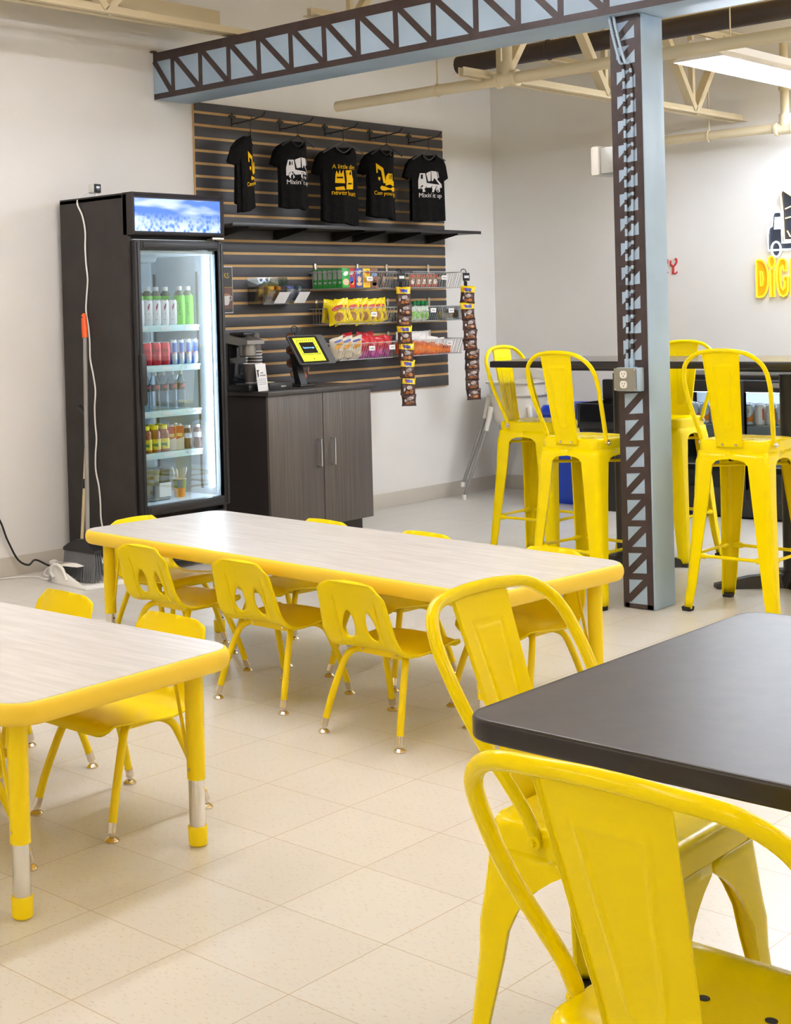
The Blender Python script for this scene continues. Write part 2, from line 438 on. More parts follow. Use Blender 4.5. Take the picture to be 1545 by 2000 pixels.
MB().box((.012, -.022, 0), (.115, .04, .104), .004).done('box', 'blue', ob)
MB().prism(rrect(-.054, -.05, .054, .05, .008), 0, .004, frame((0, -.043, 0), (1, 0, 0), (0, 0, 1), (0, -1, 0))).done('cover_plate', cm((150, 148, 138), .4, .5), ob)
for dz in (.022, -.022):
    r = MB().prism(rrect(-.017, -.0165, .017, .0165, .012), 0, .003, frame((-.006, -.047, dz), (1, 0, 0), (0, 0, 1), (0, -1, 0))).done('receptacle', 'white', ob)
    bb = MB()
    for sx in (-.006, .006): bb.box((-.006 + sx, -.0505, dz + .004), (.002, .001, .008))
    bb.lathe([(.0026, 0), (.0026, .001)], (-.006, -.0510, dz - .007), 8, 'Y'); bb.done('slots', 'ink', r)
bb = MB()
for sx, sz in ((-.048, .044), (.048, .044), (-.048, -.044), (.048, -.044)): bb.lathe([(.004, 0), (.003, .002)], (sx, -.0495, sz), 8, 'Y')
bb.done('screws', 'nickel', ob)
el = empty('emergency_light', (2.84, 3.8, 2.0), 0, 'white and grey wall device mounted on the column side near the top', 'light')
MB().box((.04, 0, 0), (.07, .13, .118), .004).done('metal_box', cm((186, 188, 184), .4, .4), el)
MB().box((-.02, 0, 0), (.045, .15, .135), .014).done('lens_cover', 'white', el)
MB().tube(catmull([(.05, -.02, .06), (.056, -.03, .2), (.062, -.035, .45), (.066, -.03, .6)], 6), .004).done('cable', 'blue', el)

# ------------------------------------------------------------------ ceiling steel, pipes, lights
def joist(x, y0, y1, zc, label, top=.55, web=True, grp='steel roof joists'):
    j = empty('roof_joist', (x, 0, 0), 0, label, 'joist', grp)
    b = MB()
    for sx in (-1, 1):
        b.box((sx * .03, (y0 + y1) / 2, zc), (.036, y1 - y0, .007)); b.box((sx * .014, (y0 + y1) / 2, zc + .02), (.006, y1 - y0, .04))
    b.done('bottom_chord', 'steel_beige', j)
    b = MB()
    for sx in (-1, 1):
        b.box((sx * .035, (y0 + y1) / 2, zc + top), (.05, y1 - y0, .008)); b.box((sx * .014, (y0 + y1) / 2, zc + top - .025), (.006, y1 - y0, .05))
    b.done('top_chord', 'steel_beige', j)
    y = y0 + .35
    while y < y1 - .1:
        for sgn in (-1, 1):
            a, e = Vector((0, y, zc + .01)), Vector((0, y + sgn * .42, zc + top - .02))
            if e.y < y0 or e.y > y1: continue
            d = e - a; bb = MB()
            bb.X = Matrix.Translation((a + e) / 2) @ Vector((0, 0, 1)).rotation_difference(d.normalized()).to_matrix().to_4x4()
            bb.box((0, 0, 0), (.05, .006, d.length)); bb.box((.022, .02, 0), (.006, .036, d.length)); bb.done('web_member', 'steel_beige', j)
        bb = MB(); bb.box((0, y, zc + top / 2), (.03, .03, top)); bb.done('vertical_member', 'steel_beige', j)
        y += 1.05
    return j
joist(1.95, 3.95, 7.06, 2.53, 'cream roof joist running behind the beam above the snack wall')
joist(.60, .3, 3.9, 2.915, 'cream roof joist at top left resting on the beam end', .5)
joist(.95, 3.95, 7.06, 3.0, 'cream roof joist high behind the beam near the snack wall', .5)
joist(3.55, 3.95, 7.06, 2.75, 'cream roof joist behind the column at upper right', .55)
tag(MB().box((.30, 1.9, 3.06), (.012, 4.0, .13), .002).box((.27, 1.9, 3.0), (.07, 4.0, .008)).done('roof_angle', 'steel_beige'), 'wide cream steel angle along the wall at top left', 'beam')
tag(MB().tube(catmull([(.5, 1.6, 3.06), (.52, 2.4, 2.99), (.52, 2.9, 3.0), (.5, 3.4, 2.96)], 6), .008).done('ceiling_cable', 'steel_beige'), 'cream cable drooping along the joist at top left', 'cable')
tag(MB().box((2.75, 5.6, 2.98), (1.7, .03, .05)).done('bridging_bar', 'steel_beige'), 'thin cream bridging bar between joists at upper right', 'beam')

def pipe(name, pts, r, m, label, tees=(), hang=()):
    p = empty(name, (0, 0, 0), 0, label, 'pipe'); MB().tube(pts, r, 16).done('pipe_run', m, p)
    for t in tees:
        b = MB(); b.tube([(t[0] - .06, t[1], t[2]), (t[0] - .045, t[1], t[2]), (t[0] - .04, t[1], t[2]), (t[0] + .04, t[1], t[2]), (t[0] + .045, t[1], t[2]), (t[0] + .06, t[1], t[2])], [r * 1.45, r * 1.45, r * 1.25, r * 1.25, r * 1.45, r * 1.45], 16)
        b.tube([t, (t[0], t[1], t[2] + .09)], r * 1.2, 14); b.done('tee_fitting', m, p)
        MB().tube([(t[0], t[1], t[2] + .05), (t[0], t[1], 2.95)], r * .85, 14).tube([(t[0], t[1], t[2] + .235), (t[0], t[1], t[2] + .27)], r * 1.2, 14).done('riser', m, p)
    for h in hang:
        b = MB(); b.tube([(h[0], h[1] + (r + .004) * math.cos(a * PI / 8), h[2] + (r + .004) * math.sin(a * PI / 8)) for a in range(16)], .004, 6, closed=True)
        b.tube([(h[0], h[1], h[2] + r), (h[0], h[1], h[2] + .45)], .005, 6); b.done('hanger', m, p)
    return p
pipe('sprinkler_pipe', [(.92, 4.2, 2.518), (7.4, 4.2, 2.517)], .03, 'steel_beige', 'cream sprinkler pipe with a tee crossing behind the column', [(2.06, 4.2, 2.518)], [(1.62, 4.2, 2.518), (4.4, 4.2, 2.517)])
pipe('sprinkler_pipe', [(1.46, 6.8, 2.43), (6.5, 6.8, 2.41)], .03, 'steel_beige', 'cream sprinkler pipe low along the back wall right of the column', [(2.36, 6.8, 2.42)], [(1.86, 6.8, 2.425)])
pipe('drain_pipe', [(.98, 5.3, 2.855), (6.2, 5.3, 2.85)], .055, 'blackpipe', 'thick black pipe crossing high behind the column', [], [(1.62, 5.3, 2.855)])

def strip_light(x, y0, y1, z, label, tm='tube', bare=False):  # bare: reflector left off so light spills onto upper walls and ceiling
    t = empty('strip_light', (x, (y0 + y1) / 2, z), 0, label, 'ceiling light', 'fluorescent strip lights')
    L = y1 - y0
    MB().loft([[(sx * a, sy * L / 2, zz) for sx, sy in ((-1, -1), (1, -1), (1, 1), (-1, 1))] for a, zz in (((.05, .0), (.05, .004), (.05, .06), (.05, .09)) if bare else ((.13, .0), (.132, .004), (.05, .06), (.05, .09)))], True, False, True).box((0, 0, .085), (.09, L, .03)).done('housing', 'fixture', t, solid=.002)
    for sx in ((-.075, .075) if bare else (-.07, .0, .07)): MB().tube([(sx, -L / 2 + .03, .03 if bare else -.002), (sx, L / 2 - .03, .03 if bare else -.002)], .016, 10).done('tube', tm, t)
    b = MB()
    for sy in (-.8, .8): b.tube([(0, sy, .1), (0, sy, 3.54 - z)], .004, 6)
    b.done('suspension_rods', 'steel_beige', t)
    return t
strip_light(2.83, 4.72, 7.04, 2.56, 'bright fluorescent strip light hanging right of the column', 'tube_boost')
strip_light(1.9, .1, 2.5, 3.15, 'unseen strip light added to brighten the left wall and slatwall')  # added out of view, lifts the left wall and slatwall
strip_light(3.3, .2, 2.6, 3.1, 'unseen fluorescent strip light above the long kids table')  # out of view, general fill over the tables
strip_light(4.65, 4.6, 7.0, 2.6, 'unseen strip light added over the tall table end to brighten the back wall', 'tube_boost', True)  # added out of view, lights the back wall
strip_light(5.9, .6, 3.0, 3.1, 'unseen strip light added beyond the black table for ceiling bounce', 'tube', True)  # added out of view, bare for more ceiling bounce
strip_light(4.6, -3.6, -1.2, 3.1, 'unseen strip light added behind the short kids table as fill', 'tube', True)  # added out of view, fill on surfaces facing the camera
strip_light(6.6, -5.6, -3.2, 2.75, 'unseen strip light added behind the camera to brighten the chair backs', 'tube_boost', True)  # added behind the camera, lights the yellow chair backs
strip_light(2.6, -5.9, -3.5, 2.75, 'unseen strip light added at the front left as fill from the camera side', 'tube_boost', True)  # added out of view, fill from the camera side
strip_light(6.7, 4.65, 7.05, 2.7, 'unseen strip light added beyond the right frame edge to brighten the back wall', 'tube_boost', True)  # added outside the frame, second fill for the back wall
strip_light(8.2, -1.5, .9, 3.1, 'unseen strip light added at the right side of the room for ceiling bounce', 'tube', True)  # added outside the frame, bare so the ceiling bounces more
strip_light(8.2, 3.2, 5.6, 3.1, 'unseen strip light added near the right back corner to lift the upper walls', 'tube_boost', True)  # added outside the frame, uplight for the upper walls
#PART2
# ------------------------------------------------------------------ slat wall, shelf
SY0, SY1 = 3.945, 6.43
SZ = [2.579 - .0768 * k for k in range(23)]       # groove heights
sw = empty('slatwall_panel', (0, SY0, 0), 0, 'charcoal slatwall panel with raw tan grooves on the left wall', 'wall panel')
MB().box((.009, (SY1 - SY0) / 2, 1.721), (.014, SY1 - SY0, 1.835)).done('groove_backing', 'tan', sw)
b = MB(); zt = 2.638
for z in SZ + [.83]:
    hi = zt; lo = z + .0085 if z > .83 else .808
    b.box((.018, (SY1 - SY0) / 2, (hi + lo) / 2), (.009, SY1 - SY0 - .004, hi - lo), .0012); zt = z - .0085
b.done('boards', 'slat', sw)
def slat_hook(b, x0, y, z): b.box((.026, y, z), (.006, .03, .055), .001)

sh = empty('wall_shelf', (0, 3.9, 1.885), 0, 'long black wall shelf under the shirts on the slatwall', 'shelf')
MB().box((.185, 1.27, 0), (.31, 2.50, .012), .002).done('shelf_board', 'blacksteel', sh)
MB().box((.338, 1.27, .001), (.006, 2.50, .022), .001).done('front_lip', 'blacksteel', sh)
for y in (.2, .72, 1.28, 1.50, 1.88, 2.30):
    MB().prism([(.026, -.006), (.30, -.006), (.30, -.016), (.06, -.062), (.026, -.062)], -.002, .002, frame((0, y, 0), (1, 0, 0), (0, 0, 1), (0, -1, 0))).box((.029, y, -.03), (.006, .03, .07), .001).done('bracket', 'blacksteel', sh)

# ------------------------------------------------------------------ shirts on hooks
def hook(y, i):
    t = empty('display_hook', (0, y, 2.572), 0, f'black wire faceout hook, {ORD[i]} from the left at the top of the slatwall', 'hook', 'hooks for the shirts')
    b = MB(); b.box((.025, 0, -.02), (.005, .012, .085)); b.box((.026, 0, 0), (.008, .05, .016)); b.done('back_plate', 'black', t)
    b = MB(); b.tube([(.026, 0, -.045), (.1, 0, -.043), (.2, 0, -.035), (.27, 0, -.028), (.285, 0, -.022), (.305, 0, .0)], .0045, 8)
    b.tube([(.075, 0, -.04), (.075, 0, -.06)], .003, 6); b.done('arm', 'black', t)
SHO = [(.0, .0), (.075, .012), (.19, -.04), (.255, -.135), (.20, -.175), (.155, -.125), (.152, -.25), (.150, -.36), (.152, -.452), (.0, -.458)]
def shirt_outline(s):
    half = [(.062, .008), (.09, .0), (.142, -.024), (.172, -.06), (.200, -.148), (.152, -.168), (.142, -.125), (.142, -.25), (.146, -.35), (.150, -.445)]
    bot = [(.07, -.452), (0, -.45), (-.07, -.454)]
    pts = half + bot + [(-x, y) for x, y in reversed(half)] + [(-.05, -.03), (-.02, -.047), (.02, -.047), (.05, -.03)]
    return [(x * s, y * s) for x, y in pts]
def make_shirt(i, y, yaw, R, s, label, art, x0=.235, dz=0, ph=0.0, sag=(0, 0)):
    th = math.radians(yaw)
    n = Vector((math.cos(th), math.sin(th), 0)); r = Vector((-math.sin(th), math.cos(th), 0))
    zt = 2.418 + dz; t = empty('tee_shirt', (x0, y, zt), 0, label, 'shirt', 'black tee shirts on the slatwall')
    def surf(u, v, off=0.0):
        a = u / R; d = -v / (.45 * s)
        wv = .010 * d * math.sin(u * 42 + ph) + .006 * d * math.sin(u * 88 + 1.3 * ph + 2 * v)
        depth = R * (math.cos(a) - 1) + wv + off
        p = r * (R * math.sin(a)) + n * depth
        drop = sag[0] * d * u + sag[1] * d * u * u
        return Vector((p.x, p.y, v + drop))
    ol = shirt_outline(s)
    MB().sheet(ol, [], .017, lambda u, v: surf(u, v)).done('front_panel', 'shirt', t, solid=.004, off=-1, sharp=80)
    ob2 = [(x, y2) for x, y2 in ol[:26] if True]
    back = [p for p in ol[:len(ol) - 4]] + [(-.03 * s, .004), (.03 * s, .004)]
    MB().sheet(back, [], .022, lambda u, v: surf(u, v, -.028)).done('back_panel', 'shirt', t, solid=.003, off=-1, sharp=80)
    MB().tube([surf(x * s, y2 * s, .003) for x, y2 in ((.062, .008), (.05, -.03), (.02, -.047), (-.02, -.047), (-.05, -.03), (-.062, .008))], .004 * s, 6).done('collar', 'shirt', t)
    S = .74 * s
    def pm(x, y2, off=.0065): return surf(x * S, y2 * S - .175 * s, off)
    def shape(poly, m, nm='print'):
        ys = [p[1] for p in poly]; xs = [p[0] for p in poly]; o = MB().sheet(poly, [], .03, lambda u, v: pm(u, v)).done(nm, m, t, sharp=80)
        return o
    art(shape, lambda s2, size, yy, m: text(s2, size, m, t, None, 'lettering', lambda p: pm(p.x, p.y + yy, .0078 + p.z)), )
    hg = empty('clothes_hanger', (x0, y, zt), 0, f'black plastic hanger holding the {ORD[i]} shirt from the left', 'hanger', 'hangers of the shirts')
    b = MB(); w2 = .15 * s
    b.tube([r * w2 * -.95 + n * -.007 + Vector((0, 0, -.03 * s)), r * w2 * -.5 + n * -.007 + Vector((0, 0, .004)), n * -.007 + Vector((0, 0, .04)), r * w2 * .5 + n * -.007 + Vector((0, 0, .004)), r * w2 * .95 + n * -.007 + Vector((0, 0, -.03 * s))], .005, 8)
    b.tube(catmull([r * w2 * -.4 + n * -.007 + Vector((0, 0, .006)), n * -.007 + Vector((0, 0, -.03)), r * w2 * .4 + n * -.007 + Vector((0, 0, .006))], 5), .004, 6)
    b.done('body', 'graydark' if i in (2, 4) else 'black', hg)
    zz = 2.572 - .033 - zt - dz * 0
    hk = [n * -.007 + Vector((0, 0, .04)), n * -.007 + Vector((0, 0, zz - .03)), n * -.007 + Vector((0, .012, zz + .004)), n * -.007 + Vector((0, 0, zz + .014)), n * -.007 + Vector((0, -.012, zz + .002))]
    MB().tube(catmull(hk, 5), .0024, 6).done('hook', 'black', hg)
    tagc = pm(0, .118 / .78, -.006)
    return t
def mixer(shape, txt):
    m = 'pwhite'
    shape([(-.135, -.045), (-.135, .0), (-.118, .07), (-.062, .07), (-.05, -.02), (.14, -.035), (.14, -.06), (-.135, -.075)], m)
    shape([(-.053, .066), (-.043, .066), (-.02, -.005), (-.035, -.005)], m)
    shape([(-.05, .072), (.005, .092), (-.0, .0), (-.022, .0)], m); shape([(.012, .094), (.078, .09), (.095, .03), (.085, .018), (.05, .03), (.03, .0), (.016, .0)], m)
    shape([(.088, .088), (.097, .086), (.112, .035), (.103, .033)], m); shape([(.05, .03), (.062, .034), (.14, -.03), (.12, -.036)], m)
    shape([(-.108, .058), (-.076, .058), (-.076, .018), (-.11, .018)], 'shirt', 'window')
    for cx in (-.082, .03, .096):
        shape([(cx + .034 * math.cos(a * PI / 8), -.072 + .034 * math.sin(a * PI / 8)) for a in range(16)], 'shirt', 'wheel_gap')
        shape([(cx + .03 * math.cos(a * PI / 8), -.074 + .03 * math.sin(a * PI / 8)) for a in range(16)], m, 'wheel'); shape([(cx + .009 * math.cos(a * PI / 4), -.074 + .009 * math.sin(a * PI / 4)) for a in range(8)], 'shirt', 'hub')
    txt("Mixin' it up", .06, -.135, m)
def dozer(shape, txt):
    m = 'pyel'; txt('A little dirt', .05, .082, m); txt('never hurt', .056, -.128, m)
    shape([(-.085, .02), (-.075, .05), (-.06, .02), (-.05, .06), (-.04, .02), (-.02, .06), (-.01, -.05), (-.09, -.05)], m)
    shape([(.0, .055), (.07, .06), (.075, .02), (.09, -.01), (.085, -.09), (.0, -.1), (.01, -.02)], m)
    shape([(-.09, -.085), (-.02, -.075), (-.01, -.105), (-.085, -.108)], m)
    shape([(.012, .045), (.035, .047), (.035, .022), (.012, .02)], 'shirt', 'window'); shape([(.042, .047), (.062, .048), (.064, .022), (.042, .022)], 'shirt', 'window')
    shape([(.02, -.045), (.08, -.04), (.078, -.052), (.02, -.057)], 'shirt', 'gap'); shape([(-.075, -.0), (-.025, .002), (-.025, -.012), (-.075, -.012)], 'shirt', 'gap')
def digger(shape, txt):
    m = 'pyel'
    shape([(-.125, .12), (-.055, .075), (-.03, -.06), (-.055, -.06), (-.078, .05), (-.115, .075)], m); shape([(-.125, .12), (-.112, .1), (-.108, .03), (-.12, .03)], m)
    shape([(-.105, -.005), (-.085, -.01), (-.09, -.04), (-.105, -.03)], m)
    shape([(-.03, .0), (-.01, .03), (.055, .03), (.06, -.03), (.085, -.035), (.085, -.075), (-.035, -.08)], m); shape([(-.08, -.085), (.09, -.085), (.1, -.105), (.085, -.125), (-.075, -.125), (-.09, -.105)], m)
    shape([(.0, .02), (.018, .02), (.018, -.02), (.0, -.02)], 'shirt', 'window'); shape([(.026, .02), (.046, .02), (.046, -.02), (.026, -.02)], 'shirt', 'window')
    txt('Can you dig it?', .05, -.152, m)
HY = (4.265, 4.70, 5.135, 5.60, 6.03)
for i, y in enumerate(HY): hook(y, i)
make_shirt(0, 4.20, 46, .10, .94, 'black shirt turned nearly edge-on, leftmost of the hanging shirts', digger, .25, -.005, .4, (.25, 0))
make_shirt(1, 4.62, -8, .135, .92, 'black shirt with white mixer truck folded at its left side, second hanging shirt', mixer, .25, .0, 1.2, (-.05, 0))
make_shirt(2, 5.055, -16, .18, 1.08, 'black shirt with yellow bulldozer print, middle of the hanging shirts', dozer, .25, -.01, 2.2, (-.1, 0))
make_shirt(3, 5.50, -7, .14, 1.0, 'black shirt with yellow excavator print, fourth hanging shirt', digger, .25, -.0, .9, (-.1, 0))
make_shirt(4, 5.975, -14, .5, 1.0, 'black shirt with full white mixer truck print, rightmost hanging shirt', mixer, .24, -.005, 2.9, (0, 0))

# poster behind the fridge
po = empty('wall_poster', (.024, 4.165, 1.51), 0, 'dark drinks poster with a coffee cup partly hidden behind the fridge', 'poster')
MB().box((.002, -.06, 0), (.004, .24, .285)).done('border', 'pwhite', po)
MB().box((.0045, -.06, 0), (.002, .23, .275)).done('sheet', cm((60, 60, 62), .5), po)
text('DRINKS', .046, cm((206, 168, 40), .6), po, WA(.0062, -.052, .085))
MB().box((.0055, -.06, .015), (.001, .23, .003)).done('rule_line', cm((196, 160, 40), .6), po)
MB().prism([(-.115, 0), (.115, 0), (.115, -.13), (-.115, -.13)], 0, .0006, WA(.0056, -.06, .012)).done('photo_area', cm((112, 84, 76), .6), po)
b = MB(); b.prism([(-.03, .03), (.03, .03), (.024, -.02), (.014, -.034), (-.014, -.034), (-.024, -.02)], 0, .0008, WA(.0064, .0, -.06)); b.tube([WA(.0068, .0, -.06) @ Vector(p) for p in ((.03, .022, 0), (.045, .018, 0), (.044, .0, 0), (.026, -.008, 0))], .003, 6)
b.done('cup_picture', 'pwhite', po); MB().prism([(.03 * math.cos(a * PI / 8), .03 + .008 * math.sin(a * PI / 8)) for a in range(16)], 0, .001, WA(.0066, 0, -.06)).done('coffee_picture', cm((176, 130, 100), .6), po)

# ------------------------------------------------------------------ fridge
FY0, FY1 = 2.872, 3.545; FT = 2.006
fr = empty('drinks_fridge', (0, 0, 0), 0, 'tall black glass door drinks fridge against the left wall', 'fridge')
b = MB()
b.box((.326, FY0 + .0125, 1.03), (.552, .025, 1.94), .004); b.box((.326, FY1 - .0125, 1.03), (.552, .025, 1.94), .004)
b.box((.0625, (FY0 + FY1) / 2, 1.03), (.025, FY1 - FY0 - .05, 1.94), .003); b.box((.31, (FY0 + FY1) / 2, 1.99), (.52, FY1 - FY0, .03), .004)
b.box((.31, (FY0 + FY1) / 2, .195), (.52, FY1 - FY0 - .05, .27), .004); b.box((.31, (FY0 + FY1) / 2, 1.87), (.52, FY1 - FY0 - .05, .21), .003)
b.done('cabinet', 'fridge', fr)
b = MB()
b.box((.080, 3.21, 1.06), (.008, .60, 1.40)); b.box((.338, FY0 + .034, 1.06), (.528, .018, 1.40)); b.box((.338, FY1 - .034, 1.06), (.528, .018, 1.40)); b.box((.338, 3.21, 1.727), (.528, .60, .075)); b.box((.338, 3.21, .35), (.528, .60, .03))
b.done('liner', 'fwhite', fr)
b = MB(); b.box((.30, 3.08, 1.675), (.34, .24, .05), .015)
b.done('fan_cover', cm((190, 200, 208), .5), fr)
b = MB()
for k in range(14):
    b.box((.14 + k * .022, 3.08, 1.6495), (.006, .2, .002))
b.done('fan_grille', cm((150, 160, 168), .5), fr)
hd = MB()
hd.loft([[(x, y, z) for y, z in ((FY0, 1.785), (FY1, 1.785), (FY1, FT), (FY0, FT))] for x in (.57, .642)], True, True, False)
hd.loft([[(x, FY0 + d, 1.785 + d), (x, FY1 - d, 1.785 + d), (x, FY1 - d, FT - d), (x, FY0 + d, FT - d)] for x, d in ((.642, 0), (.648, .008), (.634, .022))], True, False, True)
hd.done('header_frame', 'fridge', fr)
MB().box((.636, (FY0 + FY1) / 2, 1.8905), (.004, FY1 - FY0 - .05, .172)).done('header_picture', 'ice', fr)
D0, D1, DZ0, DZ1 = FY0 + .014, FY1 - .006, .318, 1.758
b = MB()
def bar(b, y0, y1, z0, z1): b.box((.622, (y0 + y1) / 2, (z0 + z1) / 2), (.034, y1 - y0, z1 - z0), .006); b.box((.64, (y0 + y1) / 2, (z0 + z1) / 2), (.008, max(.012, y1 - y0 - .03), max(.012, z1 - z0 - .02)), .003)
gy0, gy1, gz0, gz1 = 2.928, 3.497, .368, 1.706
bar(b, D0, gy0, DZ0, DZ1); bar(b, gy1, D1, DZ0, DZ1); bar(b, gy0, gy1, gz1, DZ1); bar(b, gy0, gy1, DZ0, gz0)
b.done('door_frame', 'black', fr)
MB().box((.616, (gy0 + gy1) / 2, (gz0 + gz1) / 2), (.006, gy1 - gy0 + .01, gz1 - gz0 + .01)).done('door_glass', 'glass', fr)
MB().box((.652, 2.908, 1.03), (.022, .03, .27), .006).box((.645, 2.924, 1.03), (.03, .012, .25), .004).done('door_handle', 'black', fr)
MB().box((.63, FY1 - .06, 1.772), (.05, .09, .014), .003).done('hinge', 'nickel', fr)
MB().box((.59, (FY0 + FY1) / 2, .17), (.03, FY1 - FY0 - .02, .24), .004).done('kick_grille', 'black', fr)
b = MB(); b.box((.55, 3.492, 1.04), (.012, .012, 1.27), .003); b.done('light_strip', 'led', fr)
MB().box((.555, 3.503, 1.04), (.03, .010, 1.32), .002).done('light_channel', 'alu', fr)
for sz in (1.31, 1.095, .85, .627):
    s = MB().box((.30, 3.21, sz - .008), (.40, .53, .008)).done('shelf', 'shelfglass', fr)
    MB().box((.512, 3.20, sz - .017), (.012, .50, .034), .002).done('shelf_front', 'shelfglass', s)
    b = MB()
    for yy in (3.03, 3.2, 3.38): b.box((.5195, yy, sz - .016), (.002, .075, .014))
    b.done('price_strips', 'paper', s)
b = MB()
for yy in (2.93, 3.47):
    for xx in (.13, .48): b.box((xx, 3.21 + (-1 if yy < 3 else 1) * .272, 1.0), (.016, .008, 1.2))
b.done('shelf_rails', 'graydark', fr)

def lathe_thing(name, parts, loc, label, cat, group, rz=0.0, scale=None):
    o = empty(name, loc, rz, label, cat, group)
    for nm, prof, m in parts: MB().lathe(prof, seg=16).done(nm, m, o, sharp=50)
    return o
def can(loc, r, h, body, label, group, deco=None, rz=PI / 4):
    o = empty('drink_can', loc, rz, label, 'drink can', group)
    MB().lathe([(r * .82, 0), (r, .008), (r, h - .014), (r * .86, h - .004)], seg=18).done('body', body, o, sharp=50)
    MB().lathe([(r * .86, h - .004), (r * .88, h), (r * .8, h), (r * .78, h - .004), (.0001, h - .004)], seg=18).done('lid', 'tin', o)
    if deco: deco(o, r, h)
    return o
def wrap(o, r, poly, m, nm='print'):
    """flat shape wrapped on the +X... side of a cylinder (x = arc, y = height)"""
    return MB().sheet(poly, [], .012, lambda u, v: Vector(((r + .0006) * math.sin(u / r), -(r + .0006) * math.cos(u / r), v))).done(nm, m, o)
def wtext(o, r, s, size, z, m, sx=1.0):
    return text(s, size, m, o, None, 'lettering', lambda p: Vector(((r + .0007) * math.sin(p.x / r), -(r + .0007) * math.cos(p.x / r), p.y + z)), sx)
S1, S2, S3, S4, SD = 1.3105, 1.0955, .8505, .6275, .366
def feather(o, r, h):
    wrap(o, r, [(.002, .098), (.012, .12), (.016, .112), (.012, .092), (.004, .078)], cm((156, 46, 66)), 'leaf_mark'); wrap(o, r, [(-.014, .060), (.012, .060), (.012, .066), (-.014, .066)], 'graydark', 'word_stroke'); wrap(o, r, [(-.002, .028), (.012, .028), (.012, .031), (-.002, .031)], cm((170, 90, 100)), 'word_stroke')
for k, (y, c) in enumerate(zip((3.07, 3.13, 3.19, 3.25, 3.31), ('leftmost, cut by the door frame', 'second from the left', 'third from the left', 'fourth from the left', 'rightmost, beside the green bottles'))):
    can((.455, y, S1), .027, .138, cm((236, 230, 230)), 'tall white can on the top fridge shelf, ' + c, 'white cans in the fridge', feather)
def bottle_tea(loc, label):
    o = empty('tea_bottle', loc, PI / 4, label, 'bottle', 'green tea bottles in the fridge')
    MB().lathe([(.028, 0), (.031, .006), (.031, .12), (.030, .135), (.031, .145), (.029, .16)], seg=18).done('label_sleeve', cm((112, 202, 24)), o, sharp=60)
    MB().lathe([(.029, .16), (.024, .175), (.014, .187), (.013, .19)], seg=18).done('neck', cm((78, 84, 50), .2), o)
    MB().lathe([(.0155, .188), (.0155, .208), (.014, .21)], seg=16).done('cap', 'white', o)
    for kk, zz in enumerate((.118, .098, .08, .06)):
        wrap(o, .031, [(-.012, zz - .006), (.011, zz - .004), (.011, zz - .001), (-.012, zz - .003)], cm((28, 70, 40)), 'character_stroke'); wrap(o, .031, [(-.003 + .004 * (kk % 2), zz - .009), (.001 + .004 * (kk % 2), zz - .009), (.001 + .004 * (kk % 2), zz + .005), (-.003 + .004 * (kk % 2), zz + .005)], cm((28, 70, 40)), 'character_stroke')
for k, (x, y) in enumerate(((.45, 3.371), (.45, 3.436), (.36, 3.15), (.36, 3.215), (.36, 3.28), (.365, 3.345))):
    bottle_tea((x, y, S1), ['green tea bottle with white cap, left of the two at the front', 'green tea bottle with white cap, right of the two at the front', 'green tea bottle behind the white cans, leftmost of the back row', 'green tea bottle behind the white cans, second of the back row', 'green tea bottle behind the white cans, third of the back row', 'green tea bottle behind the front bottles, last of the back row'][k])
def cola(o, r, h): wtext(o, r, 'Coca', .03, .082, cm((40, 16, 18)), .8)
for k, y in enumerate((3.105, 3.172, 3.238)): can((.46, y, S2), .032, .124, cm((208, 34, 50), .35, .3), ('red soda can on the second fridge shelf, leftmost', 'red soda can on the second fridge shelf, middle one', 'red soda can on the second fridge shelf, next to blue cans')[k], 'red cans in the fridge', cola)
for k, y in enumerate((3.13, 3.20)): can((.385, y, S2), .032, .124, cm((50, 96, 150), .35, .3), ('dark blue topped can behind the red cans, left one', 'dark blue topped can behind the red cans, right one')[k], 'cans behind the red cans', None)
def energy(o, r, h):
    wrap(o, r, [(-.03, .0), (.0, .0), (.0, .06), (-.03, .06)], cm((40, 84, 180)), 'blue_block'); wrap(o, r, [(.0, .06), (.03, .06), (.03, h - .016), (.0, h - .016)], cm((40, 84, 180)), 'blue_block')
    wrap(o, r, [(-.012, .055), (.012, .055), (.012, .066), (-.012, .066)], cm((214, 50, 60)), 'red_mark')
for k, y in enumerate((3.300, 3.354, 3.408, 3.462)): can((.46, y, S2), .0265, .135, cm((196, 204, 214), .3, .6), 'slim blue and silver can on the second shelf, %s from the left' % ORD[k], 'slim cans in the fridge', energy)
def water(loc, label):
    o = empty('water_bottle', loc, PI / 4, label, 'bottle', 'water bottles in the fridge')
    MB().lathe([(.027, 0), (.032, .008), (.0305, .02), (.032, .03), (.0305, .045), (.032, .06), (.0305, .075), (.032, .09), (.032, .135), (.03, .15), (.014, .185), (.013, .19)], seg=16).done('body', 'bottle', o, sharp=60)
    MB().lathe([(.0325, .105), (.0325, .138)], seg=16, cap=False).done('wrapper', cm((52, 62, 50)), o); wrap(o, .0328, [(-.034, .136), (.034, .136), (.034, .139), (-.034, .139)], cm((200, 60, 70)), 'red_band'); wrap(o, .0328, [(-.034, .104), (.034, .104), (.034, .107), (-.034, .107)], cm((200, 60, 70)), 'red_band')
    wrap(o, .0329, [(.0, .115), (.03, .12), (.03, .134), (.012, .132)], cm((200, 66, 80)), 'red_mark')
    MB().lathe([(.0145, .188), (.0145, .205), (.013, .207)], seg=16).done('cap', 'white', o)
for k, y in enumerate((3.035, 3.099, 3.163, 3.227, 3.291, 3.355)): water((.455, y, S3), 'clear water bottle on the third fridge shelf, %s from the left' % ORD[k])
